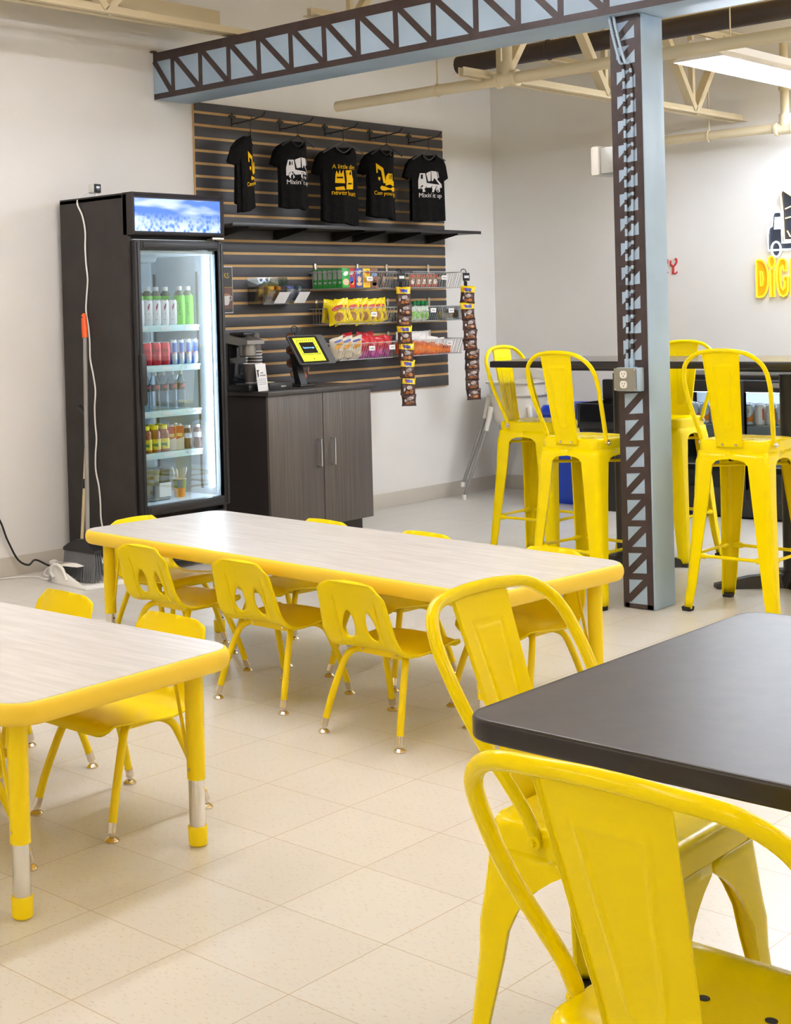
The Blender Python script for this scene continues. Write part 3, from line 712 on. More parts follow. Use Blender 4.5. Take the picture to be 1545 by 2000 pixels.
def juice(loc, label):
    o = empty('juice_bottle', loc, PI / 4, label, 'bottle', 'apple juice bottles in the fridge')
    MB().lathe([(.028, 0), (.031, .006), (.031, .075), (.028, .08), (.030, .09), (.028, .11), (.018, .124)], seg=16).done('body', cm((150, 76, 26), .15), o, sharp=60)
    MB().lathe([(.0316, .016), (.0316, .072)], seg=16, cap=False).done('wrapper', cm((222, 200, 40)), o)
    wrap(o, .0322, [(-.02, .03), (.02, .03), (.02, .05), (-.02, .05)], cm((60, 130, 60)), 'green_panel'); wrap(o, .0322, [(-.024, .018), (-.006, .018), (-.006, .03), (-.024, .03)], cm((206, 70, 40)), 'fruit_mark')
    MB().lathe([(.0195, .122), (.0195, .143), (.018, .145)], seg=16).done('cap', cm((246, 222, 20)), o)
for k, (x, y) in enumerate(((.475, 3.075), (.475, 3.139), (.475, 3.203), (.40, 3.17), (.40, 3.235))): juice((x, y, S4), ['apple juice bottle with yellow cap, leftmost and cut by the door frame', 'apple juice bottle with yellow cap, middle front one', 'apple juice bottle with yellow cap, right front one', 'apple juice bottle in the second row behind the front ones', 'apple juice bottle in the second row beside the cartons'][k])
def carton(loc, label, c, dark=False):
    o = empty('drink_carton', loc, PI / 4, label, 'carton', 'small cartons in the fridge')
    MB().box((0, 0, .065), (.046, .046, .13), .003).done('body', cm((232, 222, 214)), o)
    MB().prism([(-.0232, .13), (.0232, .13), (.0232, .07), (-.0232, .055)], 0, .0006, frame((0, -.0232, 0), (1, 0, 0), (0, 0, 1), (0, -1, 0))).done('colour_panel', cm(c), o)
    MB().box((-.0236, 0, .09), (.0006, .046, .075)).done('side_panel', cm(c), o)
    MB().box((.0, -.024, .082), (.03, .0008, .018)).done('badge', cm((236, 214, 120)), o)
    MB().lathe([(.011, .13), (.011, .14)], seg=12).done('cap', 'paper', o)
for k, y in enumerate((3.268, 3.328)): carton((.47, y, S4), 'red and cream drink carton on the fourth shelf, %s one' % ('left', 'right')[k], (206, 74, 44))
for k, y in enumerate((3.30, 3.36)): carton((.40, y, S4), 'red and cream carton in the second row, %s one' % ('left', 'right')[k], (206, 74, 44))
for k, y in enumerate((3.388, 3.462)):
    o = empty('milk_bottle', (.47, y, S4), PI / 4, 'small brown milk bottle on the fourth shelf, %s one' % ('left', 'right')[k], 'bottle', 'brown milk bottles in the fridge')
    MB().lathe([(.02, 0), (.024, .006), (.024, .03), (.019, .045), (.023, .06), (.021, .1), (.014, .115)], seg=14).done('body', cm((84, 48, 36), .3), o)
    MB().lathe([(.0234, .058), (.0222, .086)], seg=14, cap=False).done('wrapper', cm((210, 214, 220)), o); wrap(o, .0236, [(-.02, .08), (.02, .08), (.02, .086), (-.02, .086)], cm((90, 160, 70)), 'green_band')
    MB().lathe([(.0155, .113), (.0155, .128)], seg=14).done('cap', 'white', o)
o = empty('milk_carton', (.44, 3.426, S4), PI / 4, 'grey patterned carton between the two brown milk bottles', 'carton'); MB().box((0, 0, .06), (.04, .04, .12), .004).done('body', cm((120, 112, 108)), o)
MB().prism([(-.014, .02), (.012, .03), (.014, .07), (.0, .1), (-.012, .07)], 0, .0006, frame((0, -.0202, 0), (1, 0, 0), (0, 0, 1), (0, -1, 0))).done('pale_patch', 'pwhite', o)
# bottom deck
bx = empty('clear_tub', (.42, 3.10, SD), 0, 'clear plastic tub of yogurt pots on the fridge floor', 'container')
b = MB()
b.box((0, 0, .003), (.17, .22, .004)); b.box((.084, 0, .085), (.003, .22, .165)); b.box((-.084, 0, .085), (.003, .22, .165)); b.box((0, .109, .085), (.17, .003, .165)); b.box((0, -.109, .085), (.17, .003, .165))
b.done('box', 'clear', bx); MB().box((0, 0, .174), (.18, .23, .006), .002).done('lid', 'clear', bx)
for k, (x, y, z) in enumerate(((.04, -.06, .006), (.04, .03, .006), (.04, -.06, .088), (.04, .03, .088), (-.04, -.03, .006), (-.04, -.03, .088))):
    o = empty('yogurt_pot', (.42 + x, 3.10 + y, SD + z), 0, ['cream yogurt pot, lower left at the front of the tub', 'cream yogurt pot, lower right at the front of the tub', 'cream yogurt pot, upper left at the front of the tub', 'cream yogurt pot, upper right at the front of the tub', 'cream yogurt pot, lower one at the back of the tub', 'cream yogurt pot, upper one at the back of the tub'][k], 'yogurt', 'yogurt pots in the fridge')
    MB().lathe([(.03, 0), (.036, .072), (.038, .074)], seg=14).done('cup', cm((232, 222, 206)), o); MB().lathe([(.039, .072), (.039, .077)], seg=14).done('lid', 'cream', o)
    wrap(o, .0345, [(.01, .03), (.03, .03), (.03, .05), (.01, .05)], cm((214, 150, 60)), 'fruit_mark')
tag(MB().box((.53, 3.155, SD + .062), (.002, .085, .075)).box((.5315, 3.155, SD + .065), (.0006, .03, .003)).done('label_card', 'paper'), 'small white card standing before the yogurt tub in the fridge', 'card')
o = empty('spoon_cup', (.455, 3.33, SD), PI / 4, 'colourful paper cup holding white spoons on the fridge floor', 'cup')
cols = [(230, 150, 40), (70, 140, 70), (200, 70, 50), (70, 90, 170), (230, 130, 30), (90, 150, 60)]
MB().lathe([(.028, .0), (.0375, .1)], seg=18).done('cup_body', cm(cols[0]), o)
for k in range(6): MB().grid(lambda u, v, k=k: Vector(((.0286 + .0095 * ((.5 if k % 2 else 0) + v * .5)) * math.sin((k // 2 - 1 + u) * .7 - .2), -(.0286 + .0095 * ((.5 if k % 2 else 0) + v * .5)) * math.cos((k // 2 - 1 + u) * .7 - .2), (.05 if k % 2 else 0) + v * .05)), 4, 2).done('colour_block', cm(cols[k]), o)
MB().tube([(.0385 * math.cos(a * PI / 9), .0385 * math.sin(a * PI / 9), .1) for a in range(18)], .0022, 6, closed=True).done('rim', 'paper', o)
for k in range(5):
    a = .5 + k * 1.15; p = Vector((math.cos(a) * .012, math.sin(a) * .012, .03)); q = Vector((math.cos(a) * .04, math.sin(a) * .04, .165 - .008 * (k % 3)))
    t = MB(); t.tube([p, p.lerp(q, .6), p.lerp(q, .75), p.lerp(q, .9), q], [.003, .0035, .007, .008, .003], 6); tag(t.done('plastic_spoon', 'white', None, (.455, 3.33, SD)), 'white plastic spoon in the colourful cup, %s counting from the back right' % ORD[k], 'spoon', 'spoons in the fridge cup')

# ------------------------------------------------------------------ things by the fridge
sc_ = empty('security_camera', (.22, 2.99, FT), 0, 'small white cube camera standing on top of the fridge', 'camera')
MB().lathe([(.02, 0), (.018, .012), (.008, .02), (.008, .03)], seg=14).done('stand', 'white', sc_); MB().box((-.012, 0, .055), (.05, .05, .05), .006).done('body', 'white', sc_)
MB().box((.0145, 0, .055), (.004, .047, .047), .003).done('front_face', 'black', sc_); MB().lathe([(.014, 0), (.014, .003), (.006, .0035)], (.0165, 0, .055), 14, 'X').done('lens', cm((70, 72, 80), .1), sc_)
yc = FY0 - .006; P = [(.2, 2.99, FT + .05), (.2, 2.9, FT + .012), (.21, yc, FT - .03)]
zz = FT - .1; k = 0
while zz > .05: P.append((.245 + .1 * (2.0 - zz) / 2 + .008 * math.sin(k * 1.9) + .012 * math.sin(k * .7), yc, zz)); zz -= .085; k += 1
MB().tube([Vector(p) - Vector((.22, 2.99, FT)) for p in catmull(P, 5)], .0045, 8).done('power_cord', 'white', sc_)
br = empty('broom', (.455, 2.63, 0), 0, 'grey broom with orange grip leaning on the fridge side', 'broom')
MB().tube([(.045, 0, .2), (-.175, .205, 1.27)], .0115, 12).done('handle', 'grey', br)
MB().tube([(-.172, .203, 1.255), (-.183, .210, 1.31), (-.197, .219, 1.375), (-.199, .220, 1.385)], [.016, .0165, .014, .006], 12).done('grip', 'orange', br)
MB().lathe([(.004, 0), (.005, .003)], (-.195, .202, 1.365), 8, 'Y').done('hang_hole', 'black', br)
b = MB(); b.loft([[(sx * a, sy * c, z) for sx, sy in ((-1, -1), (1, -1), (1, 1), (-1, 1))] for a, c, z in ((.125, .026, .158), (.122, .028, .175), (.09, .024, .195), (.03, .018, .22))], True, True, True); b.done('head', 'black', br)
b = MB(); random.seed(5)
for k in range(46):
    for r_ in range(4):
        x = -.118 + .236 * k / 45; y = -.02 + .0135 * r_; sp = 1.0 + random.uniform(.02, .14)
        b.tube([(x, y, .16), (x * 1.06, y * 1.2, .09), (x * sp + random.uniform(-.006, .006), y * 1.8 + random.uniform(-.006, .006), .008 + random.uniform(0, .012))], [.0026, .0026, .0018], 4, cap=False)
b.done('bristles', cm((112, 112, 114), .7), br)
dp = empty('dustpan', (.44, 2.66, 0), -.12, 'white upright dustpan with a thin metal handle by the fridge', 'dustpan')
b = MB(); W2 = .15
b.loft([[(x, s * W2, z) for s, z in ((-1, h + .002), (-1, .002), (1, .002), (1, h + .002))] for x, h in ((.23, .012), (.1, .05), (-.02, .085), (-.09, .095))], False)
b.loft([[(-.09, -W2, .097), (-.09, W2, .097)], [(-.13, -W2 * .95, .07), (-.13, W2 * .95, .07)], [(-.135, -W2 * .95, .004), (-.135, W2 * .95, .004)]], False)
b.loft([[(-.135, -W2, .003), (-.135, W2, .003)], [(-.09, -W2, .002), (-.09, W2, .002)]], False)
b.loft([[(-.09, -W2, .097), (-.09, W2, .097)], [(-.0, -W2 * .98, .098), (-.0, W2 * .98, .098)], [(.06, -W2 * .6, .09), (.06, W2 * .6, .09)]], False)
b.done('pan', 'white', dp, solid=.004)
MB().tube([(-.12, .05, .08), (-.135, .09, .42), (-.15, .13, .78)], .0095, 10).done('pole', cm((206, 188, 150), .35, .3), dp); MB().tube([(-.137, .095, .46), (-.139, .10, .51)], .0125, 10).done('pole_joint', 'black', dp)
MB().tube(catmull([(-.149, .126, .74), (-.152, .134, .82), (-.175, .136, .86), (-.23, .138, .885)], 5), .0135, 10).done('handle', 'black', dp)
MB().tube(catmull([(.06, -.152, .03), (.02, -.156, .09), (-.05, -.156, .1), (-.09, -.154, .06), (-.06, -.156, .03)], 5), .008, 8).done('side_rim', 'white', dp)
tag(MB().tube(catmull([(.012, 2.25, .42), (.02, 2.41, .335), (.03, 2.47, .2), (.035, 2.53, .09), (.06, 2.58, .055), (.06, 2.63, .075), (.07, 2.72, .03), (.08, 2.8, .018), (.07, 2.84, .05), (.06, 2.88, .12), (.045, 2.93, .16)], 8), .0055, 8).done('power_cable', 'black'), 'black power cable along the wall base left of the fridge', 'cable')
tag(MB().tube(catmull([(.03, 2.35, .006), (.09, 2.5, .006), (.16, 2.56, .006), (.24, 2.54, .006), (.3, 2.57, .006), (.25, 2.61, .006), (.17, 2.6, .012), (.12, 2.66, .03), (.11, 2.74, .05), (.13, 2.8, .04)], 8), .0042, 8).box((.1, 2.72, .055), (.03, .05, .02), .004, (0, .2, .4)).done('white_cable', 'white'), 'white cable with plug lying on the floor left of the fridge', 'cable')

# ------------------------------------------------------------------ counter cabinet
CF = .535
ca = empty('base_cabinet', (0, 0, 0), 0, 'dark woodgrain two door base cabinet under the snack wall', 'cabinet')
b = MB(); b.box((.265, 4.44, .49), (.5, .93, .78), .002); b.done('carcass', cm((44, 38, 36), .5), ca)
MB().box((.24, 4.44, .05), (.43, .9, .1)).done('toe_kick', cm((52, 46, 43), .5), ca)
for y0, y1, hy, nm in ((3.972, 4.447, 4.395, 'left'), (4.453, 4.905, 4.52, 'right')):
    d = MB().box((CF - .009, (y0 + y1) / 2, .48), (.018, y1 - y0, .80), .0015).done('door', 'wood', ca)
    b = MB(); b.tube([(CF, hy, .60), (CF + .03, hy, .60), (CF + .03, hy, .44), (CF, hy, .44)], .0055, 6); b.done('handle', 'alu', d)
tag(MB().box((.278, 4.445, .893), (.545, .97, .026), .003).done('countertop', cm((66, 62, 60), .4)), 'dark grey countertop on the woodgrain cabinet', 'countertop')
CT = .906
# coffee maker
cf = empty('coffee_maker', (.29, 4.005, CT), 0, 'black and silver single cup coffee maker on the countertop', 'coffee maker')
MB().box((0, 0, .02), (.27, .15, .036), .008).done('base', 'black', cf); MB().box((-.105, 0, .17), (.05, .14, .27), .012).done('column', 'silver', cf); MB().box((-.05, 0, .165), (.06, .138, .26), .004).done('water_tank', cm((30, 30, 34), .1), cf)
b = MB(); b.loft([[(x, s * .072, z) for s, z in ((-1, z0), (1, z0), (1, z1), (-1, z1))] for x, z0, z1 in ((-.13, .285, .325), (-.05, .285, .335), (.05, .27, .315), (.13, .275, .298))], True, True, True); b.done('head', 'silver', cf)
MB().lathe([(.042, .2), (.05, .21), (.05, .28)], (.06, 0, 0), 18).done('spout_housing', 'silver', cf); MB().box((.02, 0, .335), (.12, .1, .02), .008).done('lid', 'black', cf); MB().box((.07, 0, .042), (.11, .12, .008), .002).done('drip_tray', 'graydark', cf)
def pcup(loc, label, flip=False, r0=.03, r1=.042, h=.115):
    o = empty('paper_cup', loc, 0, label, 'cup'); MB().lathe([(r0, 0), (r1, h), (r1 - .002, h), (r0 - .002, .004), (.0001, .004)], seg=18).done('cup_body', 'cup', o)
    MB().tube([(r1 * math.cos(a * PI / 10), r1 * math.sin(a * PI / 10), h) for a in range(20)], .0022, 6, closed=True).done('rim', 'paper', o); MB().lathe([(r0 + .001, .0), (r0 + .002, .006)], seg=18, cap=False).done('base_rim', 'paper', o); return o
pcup((.37, 4.005, CT + .047), 'brown paper cup standing under the coffee maker spout')
for nm, (x, y), n, lab in (('a', (.16, 4.14), 12, 'further'), ('b', (.2, 4.225), 13, 'nearer')):
    for k in range(n):
        o = empty('paper_cup', (x, y, CT + .002 + k * .0185), 0, 'brown cup in the %s upside down stack by the coffee maker, %s from the bottom' % (lab, ORD[k] if k < 12 else 'topmost'), 'cup', 'stacked paper cups')
        MB().lathe([(.042, 0), (.030, .115), (.0001, .115)], seg=16).done('cup_body', 'cup', o, sharp=60); MB().tube([(.042 * math.cos(a * PI / 8), .042 * math.sin(a * PI / 8), .003) for a in range(16)], .003, 6, closed=True).done('rim', 'paper', o)
cd = empty('instruction_card', (.455, 4.02, CT + .001), .1, 'white instruction card with a cow drawing beside the coffee cup', 'card')
MB().prism([(-.048, 0), (.048, 0), (.048, .16), (-.048, .16)], 0, .002, frame((0, 0, 0), (0, 1, 0), (-.12, 0, .993), (.993, 0, .12))).done('sheet', 'paper', cd)
b = MB(); Fc = frame((-.0035, 0, .004), (0, 1, 0), (-.12, 0, .993), (.993, 0, .12)); Fc = frame((.0026, 0, 0), (0, 1, 0), (-.12, 0, .993), (.993, 0, .12))
for pl in ([(-.046, .125), (-.02, .125), (-.02, .119), (-.028, .115), (-.026, .098), (-.03, .082), (-.037, .082), (-.04, .1), (-.04, .116)],) + tuple([(x, y), (x + .008, y), (x + .008, y + .007), (x, y + .007)] for x, y in ((-.008, .103), (.006, .103), (-.014, .088), (-.0, .088), (.013, .088), (.026, .088))) + tuple([(-.04, y), (.035, y), (.035, y + .0015), (-.04, y + .0015)] for y in (.07, .06, .05, .04)): b.prism(pl, 0, .0005, Fc)
b.done('drawing', 'ink', cd)
bx = empty('receipt_box', (.40, 4.17, CT), 0, 'low black receipt box at the front of the countertop', 'box'); MB().box((0, 0, .022), (.12, .2, .044), .004).done('body', 'black', bx); text('dejavoo', .014, 'paper', bx, WA(.0608, .02, .022))
tag(MB().box((.385, 4.11, CT + .047), (.08, .1, .003), .001, (0, .03, .3)).done('paper_slip', cm((206, 200, 150), .7)), 'yellowish paper slip lying on the black receipt box', 'paper')
bmx = MB(); bmx.grid(lambda u, v: Vector((.028 * math.sin(v * 3.1) * math.cos(u * 6.283) * (1 + .2 * math.sin(u * 19 + v * 7)), .028 * math.sin(v * 3.1) * math.sin(u * 6.283) * (1 + .2 * math.sin(u * 13 + v * 9)), .022 - .022 * math.cos(v * 3.1))), 16, 8)
tag(bmx.done('crumpled_tissue', 'paper', None, (.33, 4.14, CT + .05)), 'crumpled white tissue behind the paper slip on the counter', 'tissue'); 
tag(MB().box((.31, 4.15, CT + .024), (.05, .09, .046), .004).done('card_reader', 'black'), 'small black card reader behind the receipt box', 'card reader')
# tablet
tb = empty('payment_tablet', (.30, 4.56, CT), 0, 'payment tablet with a lit yellow screen on a black stand', 'tablet')
ct, st = .832, .555   # tilt
TM = frame((.065, .0, .225), (0, 1, 0), (-st, 0, ct), (ct, 0, st))
MB().prism(rrect(-.165, -.105, .165, .105, .018), -.012, .0, TM).done('shell', cm((96, 96, 96), .4), tb); MB().prism(rrect(-.158, -.098, .10, .098, .012), 0, .0012, TM).done('bezel', 'screenK', tb)
MB().prism([(-.128, -.085), (.075, -.085), (.075, .085), (-.128, .085)], .0012, .0018, TM).done('screen', 'screenY', tb)
b = MB(); T2 = TM @ Matrix.Translation((-.026, .012, .0022)); 
for k in range(9):
    for yy in (-.052, .052): b.prism([(-.078 + k * .018, yy), (-.069 + k * .018, yy), (-.065 + k * .018, yy + .007), (-.074 + k * .018, yy + .007)], 0, .0004, T2)
for k in range(5):
    for xx in (-.082, .076): b.prism([(xx, -.045 + k * .021), (xx + .006, -.045 + k * .021), (xx + .006, -.035 + k * .021), (xx, -.035 + k * .021)], 0, .0004, T2)
b.done('hazard_border', 'ink', tb); MB().prism([(-.066, -.04), (.066, -.04), (.066, .04), (-.066, .04)], 0, .0004, T2).done('message_panel', 'screenK', tb)
text('Tap here to pay', .0155, 'screenB', tb, T2 @ Matrix.Translation((0, 0, .001))); text('dig', .012, 'ink', tb, TM @ Matrix.Translation((-.026, -.068, .0025)))
MB().prism([(.0, .01), (.05, .01), (-.015, .2), (-.04, .2)], -.03, .03, frame((0, -.06, 0), (1, 0, 0), (0, 0, 1), (0, -1, 0))).done('stand_arm', 'black', tb); MB().box((.0, -.06, .008), (.16, .14, .014), .004).done('stand_base', 'black', tb)
# pod carousel
pc = empty('pod_carousel', (.17, 4.62, CT), 0, 'black wire coffee pod carousel behind the tablet', 'pod rack')
b = MB(); b.tube([(0, 0, 0), (0, 0, .33)], .006, 8); b.tube([(.09 * math.cos(a * PI / 12), .09 * math.sin(a * PI / 12), .006) for a in range(24)], .004, 6, closed=True); b.tube([(-.09, 0, .006), (.09, 0, .006)], .004); b.tube([(0, -.09, .006), (0, .09, .006)], .004)
b.tube([(0, .03 * math.sin(a * PI / 8), .345 + .025 * math.cos(a * PI / 8)) for a in range(16)], .003, 6, closed=True); b.done('frame', 'black', pc)
b = MB(); pods = []
for k, (a, z) in enumerate(((-1.2, .30), (-1.2, .22), (-1.2, .14), (-.9, .075), (-.1, .06), (.5, .09), (.5, .2))):
    d = Vector((math.cos(a), math.sin(a), 0)); c = d * .062 + Vector((0, 0, z)); s_ = d.cross(Vector((0, 0, 1)))
    b.tube([c + d * .02 + .026 * (math.cos(q * PI / 8) * s_ + math.sin(q * PI / 8) * Vector((0, 0, 1))) for q in range(16)], .002, 5, closed=True); b.tube([Vector((0, 0, z)), c - d * .01], .002, 5); pods.append((c, d, a))
b.done('rings', 'black', pc)
for k, (c, d, a) in enumerate(pods):
    o = empty('coffee_pod', Vector((.17, 4.62, CT)) + c, 0, 'coffee pod with printed foil lid, %s from the top of the carousel' % ORD[k], 'coffee pod', 'coffee pods in the carousel')
    q = d.to_track_quat('Z', 'Y').to_matrix().to_4x4(); b = MB(); b.X = q; b.lathe([(.017, -.022), (.0225, .018), (.0245, .02)], seg=16); b.done('cup', 'white', o)
    b = MB(); b.X = q; b.lathe([(.0245, .0205), (.0235, .0215), (.0001, .0215)], seg=16); b.done('foil_lid', cm(((150, 84, 40), (120, 70, 40), (110, 66, 40), (160, 120, 90), (214, 110, 60), (200, 150, 120), (140, 90, 50))[k], .35), o)
    b = MB(); b.X = q; b.lathe([(.012, .0217), (.0001, .022)], seg=12); b.done('lid_print', cm(((60, 40, 30), (60, 40, 30), (60, 40, 30), (110, 130, 90), (190, 190, 210), (150, 90, 60), (80, 60, 40))[k], .4), o)
#PART3
# ------------------------------------------------------------------ wire baskets with snacks
def basket(y0, y1, zb, zt, xf, label, slope=.04):
    """rim at zt, floor at zb; front leans out"""
    t = empty('wire_basket', (0, y0, zb), 0, label, 'wire basket', 'wire baskets on the slatwall'); L = y1 - y0; H = zt - zb; xb = .03; xq = xf - slope
    b = MB(); b.tube([(xb, 0, H), (xf, 0, H), (xf, L, H), (xb, L, H)], .0032, 6, closed=True); b.tube([(xb, 0.012, 0), (xq, .012, 0), (xq, L - .012, 0), (xb, L - .012, 0)], .0028, 6, closed=True); b.done('rim', 'wire', t)
    b = MB(); n = int(L / .024)
    for k in range(1, n):
        y = L * k / n; b.tube([(xf, y, H), (xq, y, 0), (xb, y, 0)], .0013, 4, cap=False)
    for k in range(1, 10):
        x = lerp(xb, xf, k / 10); x2 = lerp(xb, xq, k / 10)
        for yy, y2 in ((0, .012), (L, L - .012)): b.tube([(x, yy, H), (x2, y2, 0)], .0013, 4, cap=False)
    for k in range(1, 5):
        x = lerp(xb, xq, k / 5); b.tube([(x, .012, 0), (x, L - .012, 0)], .0013, 4, cap=False)
    b.done('wire_grid', 'wire', t)
    for y in (.07, L - .07): MB().box((.027, y, H + .025), (.008, .022, .075), .002).done('wall_clip', 'nickel', t)
    return t
ROW = ((1.505, 1.612), (1.278, 1.378), (1.046, 1.150)); NM = ('top', 'middle', 'bottom')
for k, (zb, zt) in enumerate(ROW):
    basket(4.93, 5.50, zb, zt, .30, 'chrome wire basket, %s of the three on the left of the snack wall' % NM[k]); basket(5.67, 6.28, zb, zt, .30, 'chrome wire basket, %s of the three on the right of the snack wall' % NM[k])
def price_tag(y, z, label, x=.306): 
    o = MB().box((0, 0, 0), (.002, .062, .03), .0008).done('price_tag', 'paper', None, (x, y, z)); MB().box((.0013, 0, 0), (.0006, .035, .004)).done('printed_line', 'ink', o)
    return tag(o, label, 'price tag', 'price tags on the baskets')
def bag(loc, rot, w_, h, d, m_body, label, cat, group, deco=None, name='snack_bag', m_top=None, m_bot=None):
    o = empty(name, loc, 0, label, cat, group); o.rotation_euler = rot
    ph = random.uniform(0, 6)
    def srf(sgn):
        def fn(u, v):
            e = max(0, 1 - abs(2 * v - 1) ** 3) ; c = max(0, 1 - abs(2 * u - 1) ** 2.4)
            px = (u - .5) * w_ * (1 - .07 * e + .03 * math.sin(5 * v + ph)); 
            dep = sgn * d * .5 * (e ** .6) * (c ** .7) + .0025 * math.sin(u * 23 + ph) * e * c + .003 * math.sin(v * 17 + 2 * ph + u * 5) * e * c
            return Vector((dep + (.004 * math.sin(u * 9 + ph) if e < .2 else 0), px, v * h))
        return fn
    b = MB(); nv = 16
    def band(v): return 1 if (m_top and v > .62) else (2 if (m_bot and v < .40) else 0)
    for sgn in (1, -1):
        g = [[b.v(srf(sgn)(i / 12, j / nv)) for i in range(13)] for j in range(nv + 1)]
        for j in range(nv):
            b.mi = band((j + .5) / nv)
            for i in range(12): b.f([g[j][i], g[j][i + 1], g[j + 1][i + 1], g[j + 1][i]] if sgn > 0 else [g[j][i + 1], g[j][i], g[j + 1][i], g[j + 1][i + 1]])
    b.done('bag_body', [m_body, m_top or m_body, m_bot or m_body], o)
    def patch(poly, m, nm):
        q = MB().sheet(poly, [], .012, lambda u, v: srf(1)(u / w_ + .5, v / h) + Vector((.0016, 0, 0))).done(nm, m, o); return q
    if deco: deco(patch, lambda s, size, y, z, m: text(s, size, m, o, None, 'lettering', lambda p: srf(1)((p.x + y) / w_ + .5, (p.y + z) / h) + Vector((.0032, 0, 0))), w_, h)
    return o
def ell(cx, cy, rx, ry, n=14, t=0): return [(cx + rx * math.cos(2 * PI * k / n) * math.cos(t) - ry * math.sin(2 * PI * k / n) * math.sin(t), cy + rx * math.cos(2 * PI * k / n) * math.sin(t) + ry * math.sin(2 * PI * k / n) * math.cos(t)) for k in range(n)]
# cereal boxes (top left basket)
zb = ROW[0][0] + .004
def cereal(x, y, c, label, deco=None):
    o = empty('cereal_box', (x, y, zb), 0, label, 'cereal box', 'single cereal boxes'); MB().box((0, 0, .062), (.040, .072, .124), .0015).done('carton', cm(c), o)
    MB().box((0, -.0364, .085), (.03, .0008, .06)).done('nutrition_panel', cm((186, 190, 184)), o); MB().box((0, -.0364, .034), (.022, .0008, .012)).done('small_panel', cm((200, 206, 200)), o)
    for poly, m in (deco or []): MB().prism(poly, 0, .0008, WA(.0201, 0, 0)).done('front_print', cm(m), o)
bowl = lambda m: [(ell(0, .03, .026, .016), m)]
for k in range(6): cereal(.075 + k * .0415, 4.975, (46, 158, 62), 'green cereal box, %s from the wall in the top left basket' % ORD[k], [(ell(0, .09, .026, .014, 14, .25), (236, 240, 236)), (ell(0, .036, .03, .022), (222, 190, 150))])
fr_ = [((206, 40, 44), [(ell(0, .095, .026, .012, 12, .2), (240, 232, 230)), (ell(.0, .05, .018, .024), (50, 90, 190)), (ell(.008, .03, .014, .012), (240, 170, 50))], 'red cereal box next to the green ones in the top left basket'),
       ((74, 86, 160), [(ell(0, .1, .026, .011, 12, .2), (236, 238, 244)), (ell(.0, .055, .018, .022), (236, 196, 150)), (ell(.0, .024, .028, .012), (226, 190, 110))], 'blue cereal box in the top left basket'),
       ((246, 200, 26), [(ell(.01, .1, .02, .012), (206, 60, 50)), (ell(.0, .03, .026, .02), (222, 160, 60))], 'yellow cereal box in the top left basket'),
       ((140, 94, 78), [(ell(0, .085, .026, .012), (110, 160, 214)), (ell(0, .03, .028, .02), (90, 56, 40)), (ell(0, .022, .026, .012), (236, 232, 230))], 'brown cereal box, rightmost in the top left basket')]
for k, (c, dc, lb) in enumerate(fr_): cereal(.262, 5.056 + k * .077, c, lb, dc)
for k, (c, dc, lb) in enumerate(fr_): cereal(.215, 5.056 + k * .077, c, lb.split(' cereal box')[0] + ' cereal box in the second row of the top left basket', dc)
price_tag(5.21, 1.565, 'white price tag clipped on the top left basket')
# bars at the right end of the top left basket and in the top right basket
for k in range(4): bag((.10 + .05 * k, 5.415 + .012 * (k % 2), zb), (0, -.12, .3), .06, .105, .02, cm((112, 80, 60)), 'brown wrapped bar at right end of the top left basket, %s from the wall' % ORD[k], 'snack bar', 'brown bars', lambda p, t, w_, h: p(ell(0, h * .5, w_ * .35, h * .2), cm((206, 196, 186)), 'badge'), 'snack_bar')
for k in range(5): bag((.255 - .002 * k, 5.715 + k * .066, zb), (0, .1, .1 * (k % 2)), .062, .09, .022, cm((150, 112, 84)), 'tan and red snack pack in the top right basket, %s from the left' % ORD[k], 'snack pack', 'packs in the top right basket', lambda p, t, w_, h: (p(ell(0, h * .42, w_ * .36, h * .2), cm((236, 228, 220)), 'badge'), p(ell(0, h * .14, w_ * .42, h * .07), cm((206, 56, 44)), 'red_band'), p(ell(0, h * .85, w_ * .42, h * .08), cm((206, 56, 44)), 'red_band')), 'snack_pack')
price_tag(6.02, 1.572, 'white price tag clipped on the top right basket')
# yellow chips, middle left
def chips_deco(p, t, w_, h): p(ell(0, h * .70, w_ * .33, h * .10, 14, .15), cm((206, 40, 36)), 'red_oval'); t("Lay's", .036, 0, h * .70, 'paper'); p(ell(.0, h * .33, w_ * .27, h * .2, 12, -.3), cm((176, 120, 60)), 'chip_picture')
z2 = ROW[1][0] + .006
for k in range(8):
    bag((.235 - .008 * (k % 2) - .004 * k, 4.975 + k * .0675, z2 - .004), (.22 + .1 * math.sin(k * 2.1), .2, -.5 if k < 3 else -.3), .13, .158, .05, cm((250, 222, 20), .3), 'yellow potato chip bag in the middle left basket, %s from the left' % ORD[k], 'chip bag', 'yellow chip bags', chips_deco, 'chip_bag')
for k in range(5): bag((.11, 5.0 + k * .1, z2), (-.1, .1, 0), .11, .155, .04, cm((250, 222, 20), .3), 'yellow potato chip bag at the back of the middle left basket, %s from the left' % ORD[k], 'chip bag', 'yellow chip bags', chips_deco, 'chip_bag')
price_tag(5.245, 1.335, 'white price tag clipped on the middle left basket')
